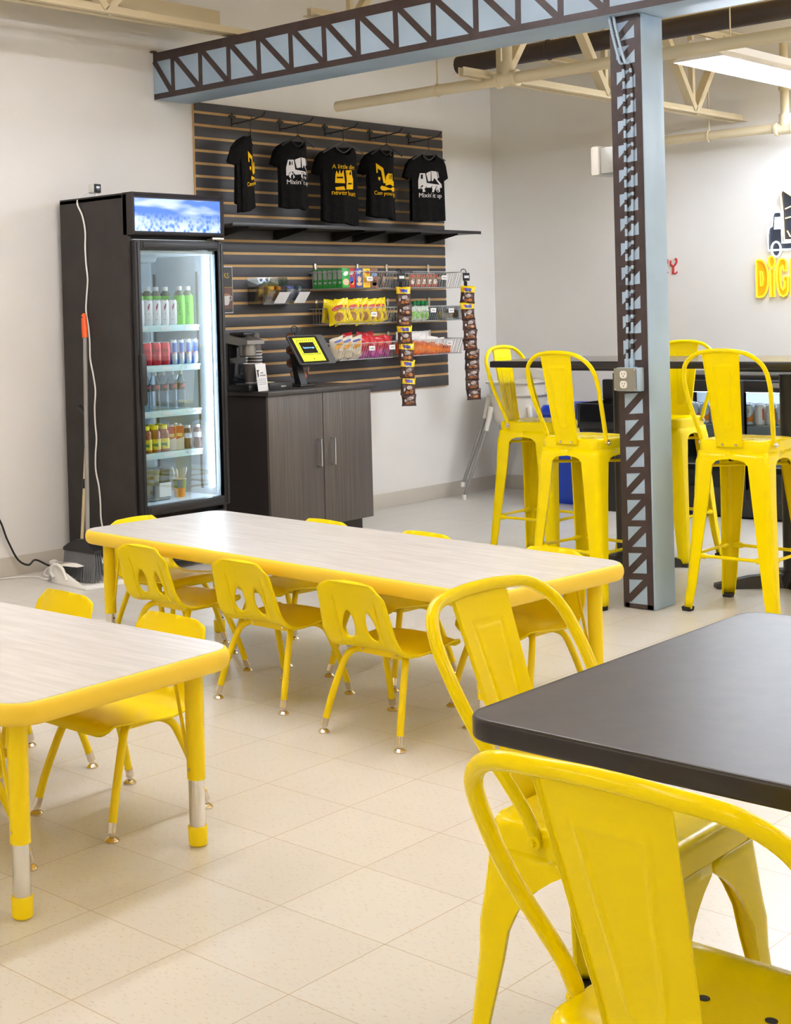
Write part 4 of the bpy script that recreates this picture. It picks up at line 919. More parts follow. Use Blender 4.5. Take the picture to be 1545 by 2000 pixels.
# green capped pouches
def pouch(loc, rot, label):
    o = bag(loc, rot, .07, .1, .035, cm((216, 226, 206)), label, 'pouch', 'green capped pouches', lambda p, t, w_, h: (p(ell(0, h * .4, w_ * .38, h * .26), cm((130, 204, 50)), 'green_print'), p(ell(0, h * .78, w_ * .25, h * .1), cm((236, 240, 230)), 'pale_print')), 'squeeze_pouch')
    MB().lathe([(.006, .095), (.006, .11), (.016, .11), (.017, .13), (.012, .135)], seg=14).done('cap', cm((16, 120, 60)), o)
pouch((.12, 5.36, z2 + .02), (-.3, .1, 0), 'green capped pouch behind the chips, left one'); pouch((.15, 5.43, z2 + .02), (.2, .1, 0), 'green capped pouch behind the chips, right one')
for k in range(4): pouch((.23 - .01 * k, 5.72 + .072 * k, z2), (-.25 + .16 * k, .15, .1), 'green capped pouch in the middle right basket, %s from the left' % ORD[k])
cb = empty('cookie_tray', (.2, 6.135, z2), 0, 'clear plastic tray of cookies in the middle right basket', 'tray')
b = MB(); b.box((0, 0, .002), (.18, .26, .003)); b.box((.089, 0, .045), (.002, .26, .09)); b.box((-.089, 0, .045), (.002, .26, .09)); b.box((0, -.129, .045), (.18, .002, .09)); b.box((0, .129, .045), (.18, .002, .09)); b.done('tray', 'clear', cb)
for k in range(4):
    o = empty('cookie_pack', (.245, 6.05 + k * .058, z2 + .006), 0, 'small pack of round cookies in the clear tray, %s from the left' % ORD[k], 'cookie pack', 'cookie packs in the tray'); MB().lathe([(.02, -.016), (.026, -.010), (.026, .010), (.02, .016)], (0, 0, .03), 14, 'X').done('cookie', cm((186, 146, 92), .8), o); MB().box((-.014, .0, .05), (.03, .04, .03), .006).done('purple_wrap', cm((110, 60, 130)), o)
price_tag(5.885, 1.35, 'white price tag at the left of the middle right basket'); price_tag(6.09, 1.345, 'white price tag on the cookie tray in the middle right basket')
# bottom left: tan popcorn, red and purple bags
z3 = ROW[2][0] + .004
def pop(p, t, w_, h): p(ell(0, h * .66, w_ * .34, h * .11, 12, .3), cm((240, 170, 60)), 'logo_patch'); p(ell(0, h * .66, w_ * .4, h * .15, 12, .3), cm((70, 84, 140)), 'logo_border') if False else None; p(ell(0, h * .86, w_ * .3, h * .05), cm((80, 90, 150)), 'blue_band'); p(ell(0, h * .28, w_ * .34, h * .17), cm((206, 190, 160)), 'popcorn_picture')
for k in range(3): bag((.215 + .006 * k, 4.975 + k * .085, z3), (.22, .2, -.15), .12, .15, .05, cm((214, 202, 182), .4), 'tan popcorn bag in the bottom left basket, %s from the left' % ORD[k], 'snack bag', 'tan bags', pop)
def red_d(p, t, w_, h): p(ell(0, h * .7, w_ * .3, h * .1, 12, .2), cm((240, 110, 90)), 'logo_patch'); p(ell(.0, h * .3, w_ * .3, h * .16), cm((196, 90, 140)), 'picture')
for k in range(4): bag((.235 - .01 * (k % 2), 5.215 + k * .075, z3), (.12 * (-1) ** k, .16, 0), .1, .145, .045, cm((178, 30, 50), .3), 'red and purple snack bag in the bottom left basket, %s from the left' % ORD[k], 'snack bag', 'red bags', red_d, 'snack_bag', cm((196, 32, 44), .3), cm((150, 44, 130), .3))
for k in range(3): bag((.11, 5.2 + k * .11, z3 + .015), (.1 * (-1) ** k, .1, 0), .1, .155, .045, cm((178, 30, 50), .3), 'red snack bag at the back of the bottom left basket, %s from the left' % ORD[k], 'snack bag', 'red bags', red_d, 'snack_bag', cm((196, 32, 44), .3), cm((150, 44, 130), .3))
price_tag(5.215, 1.115, 'white price tag at the left of the bottom left basket'); price_tag(5.425, 1.115, 'white price tag at the right of the bottom left basket')
def org(p, t, w_, h): p(ell(0, h * .62, w_ * .3, h * .1), cm((226, 120, 70)), 'logo_patch'); p(ell(0, h * .3, w_ * .35, h * .2), cm((236, 130, 40)), 'picture')
for k in range(5): bag((.225, 5.735 + k * .09, z3), (.15 * math.sin(k * 2.3), .18 + .12 * (k > 2), -.25), .125, .155 - .014 * k, .05, cm((228, 110, 40), .35), 'white and orange snack bag in the bottom right basket, %s from the left' % ORD[k], 'snack bag', 'orange bags', org, 'snack_bag', cm((232, 226, 220), .35), cm((226, 84, 24), .35))
for k in range(3): bag((.11, 5.76 + k * .13, z3 + .01), (.1 * math.sin(k * 3.3), .1, 0), .115, .15, .045, cm((228, 110, 40), .35), 'white and orange snack bag behind in the bottom right basket, %s from left' % ORD[k], 'snack bag', 'orange bags', org, 'snack_bag', cm((232, 226, 220), .35), cm((226, 84, 24), .35))
price_tag(6.06, 1.12, 'white price tag clipped on the bottom right basket')
# clear candy bins
for q, (y0, c1, c2, lab) in enumerate(((4.36, (176, 120, 20), (200, 150, 40), 'left'), (4.545, (70, 84, 130), (120, 120, 150), 'right'))):
    t = empty('candy_bin', (.022, y0, 1.415), 0, 'clear acrylic candy bin hung on the slatwall, %s one' % lab, 'bin', 'clear candy bins'); W = .18
    b = MB()
    for y in (0, W): b.prism([(.004, 0), (.13, 0), (.2, .09), (.004, .15)], y - .001, y + .001, frame((0, 0, 0), (1, 0, 0), (0, 0, 1), (0, 1, 0)))
    b.box((.067, W / 2, .001), (.126, W, .002)); b.box((.005, W / 2, .085), (.002, W, .17)); b.prism([(0, 0), (W, 0), (W, .11), (0, .11)], 0, .002, frame((.13, 0, 0), (0, 1, 0), (.612, 0, .79), (.79, 0, -.612))); b.done('acrylic_bin', 'clear', t)
    random.seed(q + 3)
    for k in range(10):
        o = MB().box((0, 0, 0), (.026, .032, .105), .008).done('candy_packet', cm(tuple(min(255, int(v * random.uniform(.8, 1.25))) for v in c1), .3), None, (.022 + .045 + .028 * (k % 2) + (.03 if k % 3 == 0 else 0), y0 + .018 + .0162 * k * .98, 1.415 + .062), rot=(random.uniform(-.12, .12), .25, random.uniform(-.2, .2)))
        MB().box((.0137, 0, .02), (.001, .026, .03)).done('printed_patch', cm((214, 160, 50) if q == 0 else (220, 220, 230)), o); MB().box((.0137, 0, -.02), (.001, .026, .02)).done('dark_patch', cm((120, 40, 30) if q == 0 else (60, 70, 120)), o)
        tag(o, 'small %s candy packet in the %s clear bin, %s from the left' % (('gold', 'blue')[q], lab, ORD[k]), 'candy', 'candy packets in the bins')
    if True:
        ct2 = MB().prism([(-.05, 0), (.05, 0), (.05, .085), (-.05, .085)], 0, .0015, frame((.022 + .15, y0 + .125, 1.42), (0, 1, 0), (.612, 0, .79), (.79, 0, -.612))).box((.022 + .175, y0 + .125, 1.46), (.001, .03, .004), 0, (0, .66, 0)).done('bin_card', 'paper'); tag(ct2, 'white card on the front of the %s clear candy bin' % lab, 'card', 'cards on the candy bins')
# hanging strips of cookie bags
def cookie_deco(p, t, w_, h): 
    p([(-.022, h * .68), (.026, h * .66), (.026, h * .86), (-.022, h * .88)], cm((70, 76, 160)), 'blue_badge'); p([(-.02, h * .84), (-.032, h * .9), (-.03, h * .76), (-.021, h * .72)], cm((206, 60, 110)), 'pink_flash'); p(ell(.004, h * .43, .022, h * .11, 12, .15), cm((176, 160, 152)), 'pale_name'); p(ell(.02, h * .2, .014, h * .1), cm((190, 120, 60)), 'cookie_picture'); p(ell(-.008, h * .16, .014, h * .09), cm((170, 100, 50)), 'cookie_picture'); p(ell(-.03, h * .3, .006, h * .1), cm((206, 200, 196)), 'fact_panel')
def dark_deco(p, t, w_, h): 
    p(ell(.004, h * .64, .024, h * .15, 12, .12), cm((176, 160, 152)), 'pale_name'); p(ell(.016, h * .3, .016, h * .13), cm((190, 120, 60)), 'cookie_picture'); p(ell(-.012, h * .26, .015, h * .12), cm((170, 100, 50)), 'cookie_picture'); p(ell(-.033, h * .45, .006, h * .12), cm((206, 200, 196)), 'fact_panel')
def clip_strip(x, y, ztop, zend, label, where, pattern):
    t = empty('clip_strip', (x, y, ztop), 0, label, 'clip strip', 'clip strips with cookie bags')
    MB().box((-.014, 0, (zend - ztop) / 2 + .05), (.0015, .02, ztop - zend - .1)).done('strip', 'black', t); MB().box((.0, .0, .008), (.006, .075, .055), .002).done('sign_holder', 'black', t); MB().box((.0035, 0, .008), (.001, .055, .018)).done('sign_card', 'paper', t)
    MB().tube(catmull([(0, 0, .03), (-.005, .0, .055), (-.03, 0, .062), (-.045, 0, .05)], 5), .003, 6).box((0, 0, -.04), (.006, .012, .035)).done('hook', 'black', t)
    z = ztop - .055; random.seed(int(y * 100)); k = 0
    for full in pattern:
        h = .122 if full else .078; vis = .118 if full == 2 else (.118 if full else .072)
        kw = dict(m_top=cm((246, 208, 10), .3)) if full else dict(m_top=cm((78, 54, 46), .3))
        bag((x + .006 + .004 * (k % 2), y + random.uniform(-.006, .01) + .0045 * k, z - h), (random.uniform(-.1, .06), -.05, -.72 + random.uniform(-.2, .2)), .104, h, .036, cm((78, 52, 44), .3), 'cookie bag on the strip %s, %s from the top' % (where, ORD[k]), 'cookie bag', 'cookie bags on the clip strips', cookie_deco if full else dark_deco, 'cookie_bag', **kw)
        MB_ = None; z -= vis * .97; k += 1
    return t
clip_strip(.335, 5.505, 1.565, .69, 'black clip strip of cookie bags hanging between the two basket columns', 'between the basket columns', (1, 0, 0, 1, 1, 1, 1, 0))
clip_strip(.335, 6.235, 1.568, .66, 'black clip strip of cookie bags at the right end of the baskets', 'at the right end', (1, 1, 0, 0, 0, 0, 0, 0, 0, 0))

# ------------------------------------------------------------------ back right: high chairs, bins, cooler, sign
def high_chair(loc, rz, label, raised=0):
    t = empty('high_chair', loc, rz, label, 'high chair', 'stacked high chairs')
    fx, fy, H = .29, .31, .55
    for sx in (-1, 1):
        for sy in (-1, 1):
            l = MB().tube([(sx * fx, sy * fy, .02), (sx * .16, sy * .15, H)], .0125, 12).done('leg', 'grey', t); MB().lathe([(.015, 0), (.0165, .006), (.0155, .035)], (sx * fx, sy * fy, 0), 12).done('foot_cap', 'white', l)
            MB().tube([(sx * .175, sy * .17, H - .07), (sx * .145, sy * .14, H + .1)], [.0165, .02], 12).done('leg_socket', 'cream', t)
    b = MB()
    def ring(a, c, z, n=28, pw=3.4):
        out = []
        for k in range(n):
            th = 2 * PI * k / n; ct_, st_ = math.cos(th), math.sin(th); out.append((a * abs(ct_) ** (2 / pw) * (1 if ct_ >= 0 else -1), c * abs(st_) ** (2 / pw) * (1 if st_ >= 0 else -1), z))
        return out
    b.loft([ring(.14, .13, .52), ring(.165, .155, .56), ring(.175, .165, .68), ring(.185, .175, .735), ring(.20, .19, .74), ring(.20, .19, .728)], True); b.loft([ring(.14, .13, .52), ring(.05, .05, .515)], True, False, True); b.done('seat_shell', 'cream', t, solid=.004)
    b = MB(); b.sheet([(-.17, .0), (-.15, .17), (-.08, .2), (.08, .2), (.15, .17), (.17, .0)], [], .03, lambda u, v: Vector((u, .165 + .03 * v - .12 * u * u, .735 + v * .55 - .18 * abs(u)))).done('backrest', 'cream', t, solid=.005)
    MB().tube([(-.05, -.02, .53), (-.055, -.05, .45), (-.05, -.06, .38)], .008, 6).done('strap', 'black', t)
    return t
high_chair((.43, 6.70, 0), .15, 'white high chair with grey legs, lower one of the stack in the corner')
high_chair((.40, 6.73, .085), .15, 'white high chair stacked on top of another in the corner')
rb = empty('recycling_bin', (.90, 6.72, 0), 0, 'slim blue recycling bin with open lid behind the stools', 'bin'); b = MB()
b.loft([[(sx * a, sy * c, z) for sx, sy in ((-1, -1), (1, -1), (1, 1), (-1, 1))] for a, c, z in ((.12, .19, 0), (.15, .24, .60), (.158, .248, .602), (.158, .248, .63))], True, True, False); b.done('body', 'bluebin', rb, solid=.004)
b = MB(); b.loft([rrect(-.17, -.26, .17, .26, .05), rrect(-.17, -.26, .17, .26, .05), rrect(-.15, -.24, .15, .24, .05), rrect(-.10, -.17, .10, .17, .05)] and [[(x, y, z) for x, y in rrect(-a, -c, a, c, .05)] for a, c, z in ((.168, .258, .61), (.17, .26, .64), (.15, .24, .672), (.10, .17, .65))], True); b.done('lid', 'bluebin', rb, solid=.004)
tbn = empty('trash_bin', (1.30, 6.55, 0), 0, 'tall black trash bin with liner bag behind the column', 'bin'); b = MB()
b.loft([[(x, y, z) for x, y in rrect(-a, -c, a, c, .06)] for a, c, z in ((.15, .17, 0), (.19, .21, .66), (.2, .22, .67), (.2, .22, .70))], True, True); b.done('body', 'black', tbn, solid=.004)
b = MB(); b.loft([[(x * (1 + .02 * math.sin(k * 2.3 + z * 40)), y * (1 + .02 * math.sin(k * 1.7 + z * 30)), z) for k, (x, y) in enumerate(rrect(-a, -c, a, c, .06))] for a, c, z in ((.203, .223, .54), (.206, .226, .60), (.205, .225, .66), (.204, .224, .705), (.19, .21, .706), (.17, .19, .55))], True); b.done('bin_liner', cm((20, 20, 22), .22), tbn, solid=.002)
MB().box((0, .12, .78), (.34, .05, .14), .01).done('raised_lid', 'black', tbn)
QX0, QX1 = 1.58, 2.72
co = empty('back_bar_cooler', (0, 6.5, 0), 0, 'black glass door bar cooler full of cans behind the tall table', 'cooler'); b = MB()
b.box(((QX0 + QX1) / 2, .285, .88), (QX1 - QX0, .55, .03), .004); b.box(((QX0 + QX1) / 2, .285, .15), (QX1 - QX0, .55, .28), .004)
for x in (QX0 + .015, QX1 - .015): b.box((x, .285, .55), (.03, .55, .66), .003)
b.box(((QX0 + QX1) / 2, .55, .55), (QX1 - QX0, .02, .66)); b.done('cabinet', 'blacksteel', co)
for k, (a, c) in enumerate(((QX0 + .01, 2.145), (2.155, QX1 - .01))):
    d = MB(); 
    for (x0, x1, z0, z1) in ((a, a + .05, .12, .86), (c - .05, c, .12, .86), (a + .05, c - .05, .79, .86), (a + .05, c - .05, .12, .19)): d.box(((x0 + x1) / 2, -.012, (z0 + z1) / 2), (x1 - x0, .04, z1 - z0), .004)
    dd = d.done('door_frame', 'blacksteel', co); MB().box(((a + c) / 2, -.008, .49), (c - a - .09, .006, .61)).done('door_glass', 'glass', dd)
    MB().box(((a + c) / 2, -.034, .835), (.1, .004, .03)).done('label', 'silver', dd) if k else None
b = MB(); b.box(((QX0 + QX1) / 2, .53, .5), (QX1 - QX0 - .08, .01, .6)); b.done('liner', 'fwhite', co); MB().box(((QX0 + QX1) / 2, .27, .775), (QX1 - QX0 - .1, .02, .012)).done('light_bar', 'led', co)
for z in (.585, .33): MB().box(((QX0 + QX1) / 2, .27, z - .006), (QX1 - QX0 - .08, .44, .008)).done('shelf', 'alu', co)
def seltzer(kind):
    def d(o, r, h):
        if kind: wrap(o, r, [(-.03, .012), (.03, .012), (.03, .07), (-.03, .035)], cm((226, 130, 40)), 'orange_wave'); wrap(o, r, ell(-.006, .085, .012, .014), cm((236, 190, 70)), 'gold_ring')
        else: wrap(o, r, [(.014, .03), (.026, .03), (.026, .1), (.014, .1)], cm((214, 80, 60)), 'red_column'); wrap(o, r, [(-.024, .05), (.004, .05), (.004, .056), (-.024, .056)], cm((224, 120, 90)), 'red_line'); wrap(o, r, [(-.024, .085), (.004, .085), (.004, .091), (-.024, .091)], cm((224, 120, 90)), 'red_line')
    return d
for rw in range(3):
    for k in range(13):
        x = QX0 + .1 + k * .072; 
        o = can((x, 6.5 + .085 + rw * .075, .585), .033, .122, cm(((232, 222, 216), (214, 216, 222))[(k // 2) % 2], .35, .2), '%s can in the bar cooler, %s row, %s from the left' % (('cream', 'silver and orange')[(k // 2) % 2], ('front', 'second', 'back')[rw], (ORD + ['thirteenth'])[k]), 'cans in the bar cooler', seltzer((k // 2) % 2) if rw == 0 else None, .35)
# neon sign
ns = empty('neon_sign', (2.04, YB, 1.375), 0, 'lit neon sign with a dump truck and the word DiG on the back wall', 'sign')
def NP(x, z, y=-.02): return Vector((x, y, z))
def neon(pts, m, nm, closed=True, r=.006, y=-.028): MB().tube([NP(x, z, y) for x, z in pts], r, 8, closed=closed).done(nm, m, ns)
def npanel(poly, m, nm, hole=[], y=-.012): MB().prism(poly, 0, .006, frame((0, y, 0), (1, 0, 0), (0, 0, 1), (0, -1, 0))).done(nm, m, ns)
Dp = [(0, 0)] + [(.02 + .058 * math.cos(a) ** .8 if math.cos(a) > 0 else .02, .121 + .121 * math.sin(a)) for a in [(-PI / 2) + PI * k / 14 for k in range(15)]] + [(0, .242)]
npanel(Dp, 'amber', 'letter_face'); neon(Dp, 'neonY', 'letter_tube'); neon([(.026, .07), (.038, .075), (.044, .12), (.038, .165), (.026, .17)], 'neonY', 'letter_tube', True, .004)
ip = [(.092, .0), (.118, .0), (.118, .175), (.092, .175)]; npanel(ip, 'amber', 'letter_face'); neon(ip, 'neonY', 'letter_tube')
dt = ell(.104, .225, .021, .038, 16); npanel(dt, 'amber', 'letter_face'); neon(dt, 'neonY', 'letter_tube')
Gp = [(.20, .20), (.198, .228), (.18, .243), (.155, .236), (.14, .20), (.134, .12), (.14, .05), (.155, .01), (.175, .0), (.197, .012), (.207, .04), (.209, .125), (.178, .125), (.178, .098), (.187, .098), (.184, .055), (.173, .042), (.163, .06), (.158, .12), (.162, .185), (.172, .2), (.182, .165), (.198, .165)]
npanel(Gp, 'amber', 'letter_face'); neon(Gp, 'neonY', 'letter_tube')
Ip = [(.228, 0), (.256, 0), (.256, .242), (.228, .242)]; npanel(Ip, 'amber', 'letter_face'); neon(Ip, 'neonY', 'letter_tube')
Tp = [(.275, .242), (.365, .242), (.365, .205), (.335, .205), (.335, 0), (.305, 0), (.305, .205), (.275, .205)]; npanel(Tp, 'amber', 'letter_face'); neon(Tp, 'neonY', 'letter_tube')
cabp = [(.085, .30), (.082, .40), (.09, .445), (.11, .455), (.118, .53), (.13, .545), (.168, .545), (.175, .53), (.175, .345), (.44, .345), (.44, .30)]
npanel(cabp, 'navy', 'truck_panel'); neon(cabp, 'neonW', 'truck_outline'); neon([(.128, .435), (.135, .51), (.162, .51), (.165, .435)], 'neonW', 'cab_window', True, .004); npanel([(.128, .435), (.135, .51), (.162, .51), (.165, .435)], 'pwhite', 'window_panel', y=-.019)
for cx in (.137, .33, .40): neon(ell(cx, .305, .030, .048, 18), 'neonW', 'wheel', True, .006, -.032); npanel(ell(cx, .305, .028, .046, 18), 'navy', 'wheel_panel', y=-.02)
bed = [(.19, .36), (.182, .55), (.172, .66), (.185, .685), (.26, .63), (.36, .6), (.45, .58), (.44, .36)]; npanel(bed, 'navy', 'bed_panel'); neon(bed, 'neonO', 'bed_outline')
for q in ([(.2, .56), (.24, .575), (.3, .545)], [(.2, .5), (.25, .51), (.3, .49)], [(.21, .42), (.23, .38)], [(.25, .45), (.33, .47), (.4, .44)]): neon(q, 'neonO', 'load_stroke', False, .004)
b = MB(); b.tube([NP(.1, .25, -.006), NP(.11, .3, -.006)], .002, 6); b.tube([NP(.25, .25, -.006), NP(.25, .31, -.006)], .002, 6); b.done('wiring', 'black', ns)
# red wall letters
for k, x in enumerate((1.385, 1.452)):
    t = empty('wall_letter', (x, YB - .001, 1.555), 0, 'curly red letter Y on the back wall, %s' % ('beside the column edge' if k == 0 else 'rightmost, fully visible'), 'letter', 'red wall letters')
    b = MB()
    b.tube([(-.002, -.006, .002), (-.002, -.006, .05)], .0075, 8); b.tube(catmull([(-.002, -.006, .045), (-.018, -.006, .062), (-.02, -.006, .088)], 5), [.007] * 6 + [.005] * 5, 8)
    b.tube(catmull([(-.002, -.006, .045), (.014, -.006, .06), (.024, -.006, .078), (.022, -.006, .095), (.012, -.006, .098)], 5), .006, 8); b.tube(catmull([(-.012, -.006, .0), (.01, -.006, -.002), (.022, -.006, .004), (.024, -.006, .012)], 5), .0045, 8); b.done('strokes', 'red', t)
#PART4
# ------------------------------------------------------------------ metal stools and chairs
def metal_seat(kind, label, cat_group):
    stool = kind == 'stool'
    s = .154 if stool else .168; H = .752 if stool else .452; f = .207 if stool else .205
    name = 'bar_stool' if stool else 'metal_chair'
    t = empty(name, (0, 0, 0), 0, label, 'bar stool' if stool else 'chair', cat_group)
    def rr(a, z, r=.045): return [(x, y, z) for x, y in rrect(-a, -a, a, a, min(r, a * .9), 6)]
    b = MB(); b.loft([rr(s + .002, H - .05), rr(s + .002, H - .012), rr(s - .002, H - .003), rr(s - .01, H), rr(s - .03, H - .001), rr(s - .05, H - .006), rr(s - .09, H - .009), rr(.02, H - .010, .015)], True, False, True)
    seat = b.done('seat', 'yel', t, sharp=50)
    for sx, sy in (((-.045, .03), (.045, .03)) if not stool else ((0, 0),)): MB().lathe([(.008, 0), (.008, .0012)] if not stool else [(.03, 0), (.03, .0015)], (sx, sy, H - .0095), 12).done('drain_hole', 'ink' if not stool else 'yplas', seat)
    # legs: folded sheet metal, open to the inside
    if stool:
        T = [0, .045, .052, .062, .085, .3, .6, .85, .94, 1]; Wd = [s + .006, s + .008, .118, .098, .084, .073, .060, .049, .045, .042]; Cc = [s + .002, s + .006, s + .007, s + .009, s + .011, lerp(s, f, .33), lerp(s, f, .62), lerp(s, f, .86), f, f + .004]
    else:
        T = [0, .05, .1, .15, .2, .27, .36, .5, .7, .85, .94, 1]; Wd = [s * .99, .165, .135, .112, .094, .078, .068, .058, .048, .042, .038, .036]; Cc = [s + .002, s + .004, s + .006, s + .008, s + .010, s + .013, s + .018, lerp(s, f, .52), lerp(s, f, .72), lerp(s, f, .88), f, f + .012]
    zt = H - .048
    for sx in (-1, 1):
        for sy in (-1, 1):
            rows = []
            for tt, w_, c in zip(T, Wd, Cc):
                z = zt * (1 - tt) + .012 * tt; r = .026
                P = [(c - w_, c - .008), (c - w_, c)] + [(lerp(c - w_, c - r, q), c) for q in (.35, .7, 1)]
                P += [(c - r + r * math.sin(q * PI / 8), c - r + r * math.cos(q * PI / 8)) for q in (1, 2, 3)] + [(c, lerp(c - r, c - w_, q)) for q in (0, .3, .65)] + [(c, c - w_), (c - .008, c - w_)]
                rows.append([(sx * x, sy * y, z) for x, y in P])
            if sx * sy < 0: rows = [list(reversed(r_)) for r_ in rows]
            lg = MB().loft(rows, False).done('leg', 'yel', t, solid=.002, sharp=50)
            c = Cc[-1] - .018
            MB().loft([[(sx * (c + dx * k2), sy * (c + dy * k2), z) for dx, dy in rrect(-.022, -.022, .022, .022, .008)] for z, k2 in ((0, .9), (.014, 1), (.018, .98))], True, True, True).done('rubber_foot', 'rubber', lg)
    def bars(z, name2, r=.0088, ins=.012):
        c = lerp(s, f, 1 - z / zt) - ins
        for a in range(4):
            R = Matrix.Rotation(a * PI / 2, 3, 'Z'); P = [R @ Vector((u * c, -c, z)) for u in (-.86, -.66, -.6, .6, .66, .86)]
            MB().tube(P, [r * 1.5, r * 1.5, r * .85, r * .85, r * 1.5, r * 1.5], 8).done(name2, 'yel', t)
    if stool:
        bars(.245, 'footrest_bar'); c = lerp(s, f, .12) - .02
        for a in range(2):
            sg = 1 if a == 0 else -1; MB().tube([(-c, -c * sg, .635 + .006 * a), (c, c * sg, .635 + .006 * a)], .007, 8).done('cross_brace', 'yel', t)
        for sx in (-1, 1):
            for sy in (-1, 1): MB().box((sx * (s - .02), sy * (s - .02), .638), (.02, .02, .016), .003).done('rubber_bumper', 'rubber', t)
    else:
        for a in range(2):
            sg = 1 if a == 0 else -1; MB().tube([(-s * .95, -s * sg * .95, .385 + .006 * a), (s * .95, s * sg * .95, .385 + .006 * a)], .008, 8).done('cross_brace', 'yel', t)
    # hoop and splat; back is at -Y
    if stool: hp = [(s + .006, -.085, H - .022), (s + .014, -.105, H + .04), (s + .03, -.15, H + .155), (s + .036, -.18, H + .25), (s + .02, -.205, H + .325), (s - .035, -.22, H + .372), (.06, -.226, H + .387), (0, -.227, H + .39)]
    else: hp = [(s + .006, -.06, H - .02), (s + .014, -.085, H + .04), (s + .038, -.155, H + .155), (s + .046, -.202, H + .24), (s + .036, -.243, H + .31), (s - .01, -.276, H + .352), (.08, -.288, H + .363), (0, -.290, H + .366)]
    hr = .0098 if stool else .0122
    P = catmull(hp + [(-x, y, z) for x, y, z in reversed(hp[:-1])], 6); MB().tube(P, [hr * .75, hr * .9] + [hr] * (len(P) - 4) + [hr * .9, hr * .75], 12).done('back_hoop', 'yel', t)
    for sx in (-1, 1): MB().lathe([(.013, 0), (.013, .004)], (sx * (s + .014) - (.004 if sx < 0 else 0), hp[0][1], H - .02), 12, 'X').lathe([(.0065, 0), (.005, .008)] if sx > 0 else [(.005, -.006), (.0065, .0)], (sx * (s + .018) , hp[0][1], H - .02), 10, 'X').done('hoop_bolt', 'nickel' if stool else 'yel', t)
    top = Vector((0, hp[-1][1], hp[-1][2])); wt, wb_ = ((.083, .058) if stool else (.0885, .062))
    tb_ = Vector((0, -s - .016, H + .05)); te_ = Vector((0, top.y + .001, top.z - .002))
    prof = catmull([(0, -s - .004, H - .03), (0, -s - .006, H + .0), tb_, tb_.lerp(te_, .33), tb_.lerp(te_, .66), te_], 6)
    n = len(prof) - 1; Ls = [0]
    for a, c in zip(prof, prof[1:]): Ls.append(Ls[-1] + (c - a).length)
    tot = Ls[-1]
    def sp(u, v):
        d = v * tot; i = 0
        while i < n - 1 and Ls[i + 1] < d: i += 1
        q = (d - Ls[i]) / max(1e-6, Ls[i + 1] - Ls[i]); p = prof[i].lerp(prof[i + 1], q); tn = (prof[i + 1] - prof[i]).normalized(); nr = Vector((0, tn.z, -tn.y))
        w_ = lerp(wb_, wt, v); x = (u - .5) * 2 * w_
        edge = -.006 if abs(u - .5) > .485 else 0
        # pressed U outline
        hw = lerp(.020, .042, (v - .2) / .62) if stool else lerp(.022, .044, (v - .2) / .62); dd = 9
        if .2 < v < .84: dd = abs(abs(x) - hw)
        if v >= .76 and abs(x) <= hw + .004: dd = min(dd, abs(v - .84) * tot)
        if stool and v <= .26 and abs(x) <= hw: dd = min(dd, abs(v - .2) * tot)
        e = -.0024 * math.exp(-(dd / .005) ** 2)
        curve = .006 * (1 - (x / w_) ** 2) * (1 - v * .6)
        return Vector((x, 0, 0)) + p + nr * (edge + e * 1.0 - curve)
    MB().grid(sp, 56, 70).done('back_splat', 'yel', t, solid=.002, sharp=60)
    if stool:
        for sx in (-1, 1): MB().lathe([(.0055, -.007), (.0065, -.003), (.0065, 0)], (sx * .03, -s - .008, H - .018), 10, 'Y').done('splat_bolt', 'nickel', t)
    return t

st0 = metal_seat('stool', 'yellow metal bar stool nearest left of the blue column, back to the camera', 'yellow bar stools at the tall table')
st0.location = (2.705, 3.81, 0); st0.rotation_euler = (0, 0, math.radians(-6))
for loc, rz, lab in (((3.365, 4.01, 0), 0, 'yellow metal bar stool just right of the blue column, back to the camera'),
                     ((1.99, 4.52, 0), -90, 'yellow metal bar stool at the left end of the tall table, seen from its side'),
                     ((2.47, 4.98, 0), 180, 'yellow metal bar stool on the far side of the tall table, partly behind the column'),
                     ((3.42, 5.0, 0), 180, 'yellow bar stool on the far side of the tall table at the right frame edge')):
    dup(st0, loc, math.radians(rz), lab)
ch0 = metal_seat('chair', 'yellow metal chair tucked under the left side of the black table', 'yellow metal chairs at the black table')
ch0.location = (4.895, .205, 0); ch0.rotation_euler = (0, 0, math.radians(-90))
dup(ch0, (5.362, -.36, 0), math.radians(0), 'yellow metal chair nearest the camera at the bottom right corner')

# tall table
tt = empty('tall_table', (2.9, 4.60, 0), 0, 'tall black topped bar table behind the column with yellow stools', 'table')
MB().box((0.08, 0, 1.057), (2.22, .70, .033), .005).done('table_edge', 'tabledge', tt); MB().prism(rrect(-1.026, -.346, 1.186, .346, .02), 1.0738, 1.0748).done('table_top', 'gloss_lam', tt)
for x in (-.47, .40):
    b = MB(); b.tube([(x, 0, .05), (x, 0, 1.0)], .04, 18); b.done('post', 'blacksteel', tt)
    b = MB()
    for a in range(4):
        R = Matrix.Rotation(a * PI / 2 + .75, 3, 'Z'); b.loft([[Vector((x, 0, 0)) + R @ Vector((d, sy * w_, z)) for sy, z in ((-1, 0.002), (1, .002), (.6, h), (-.6, h))] for d, w_, h in ((.0, .045, .07), (.2, .038, .055), (.36, .034, .022))], True, True, True)
    b.lathe([(.07, .0), (.07, .05), (.042, .08)], (x, 0, 0), 18); b.done('cross_base', 'blacksteel', tt)
    MB().box((x, 0, 1.031), (.5, .42, .02), .003).done('top_bracket', 'blacksteel', tt)

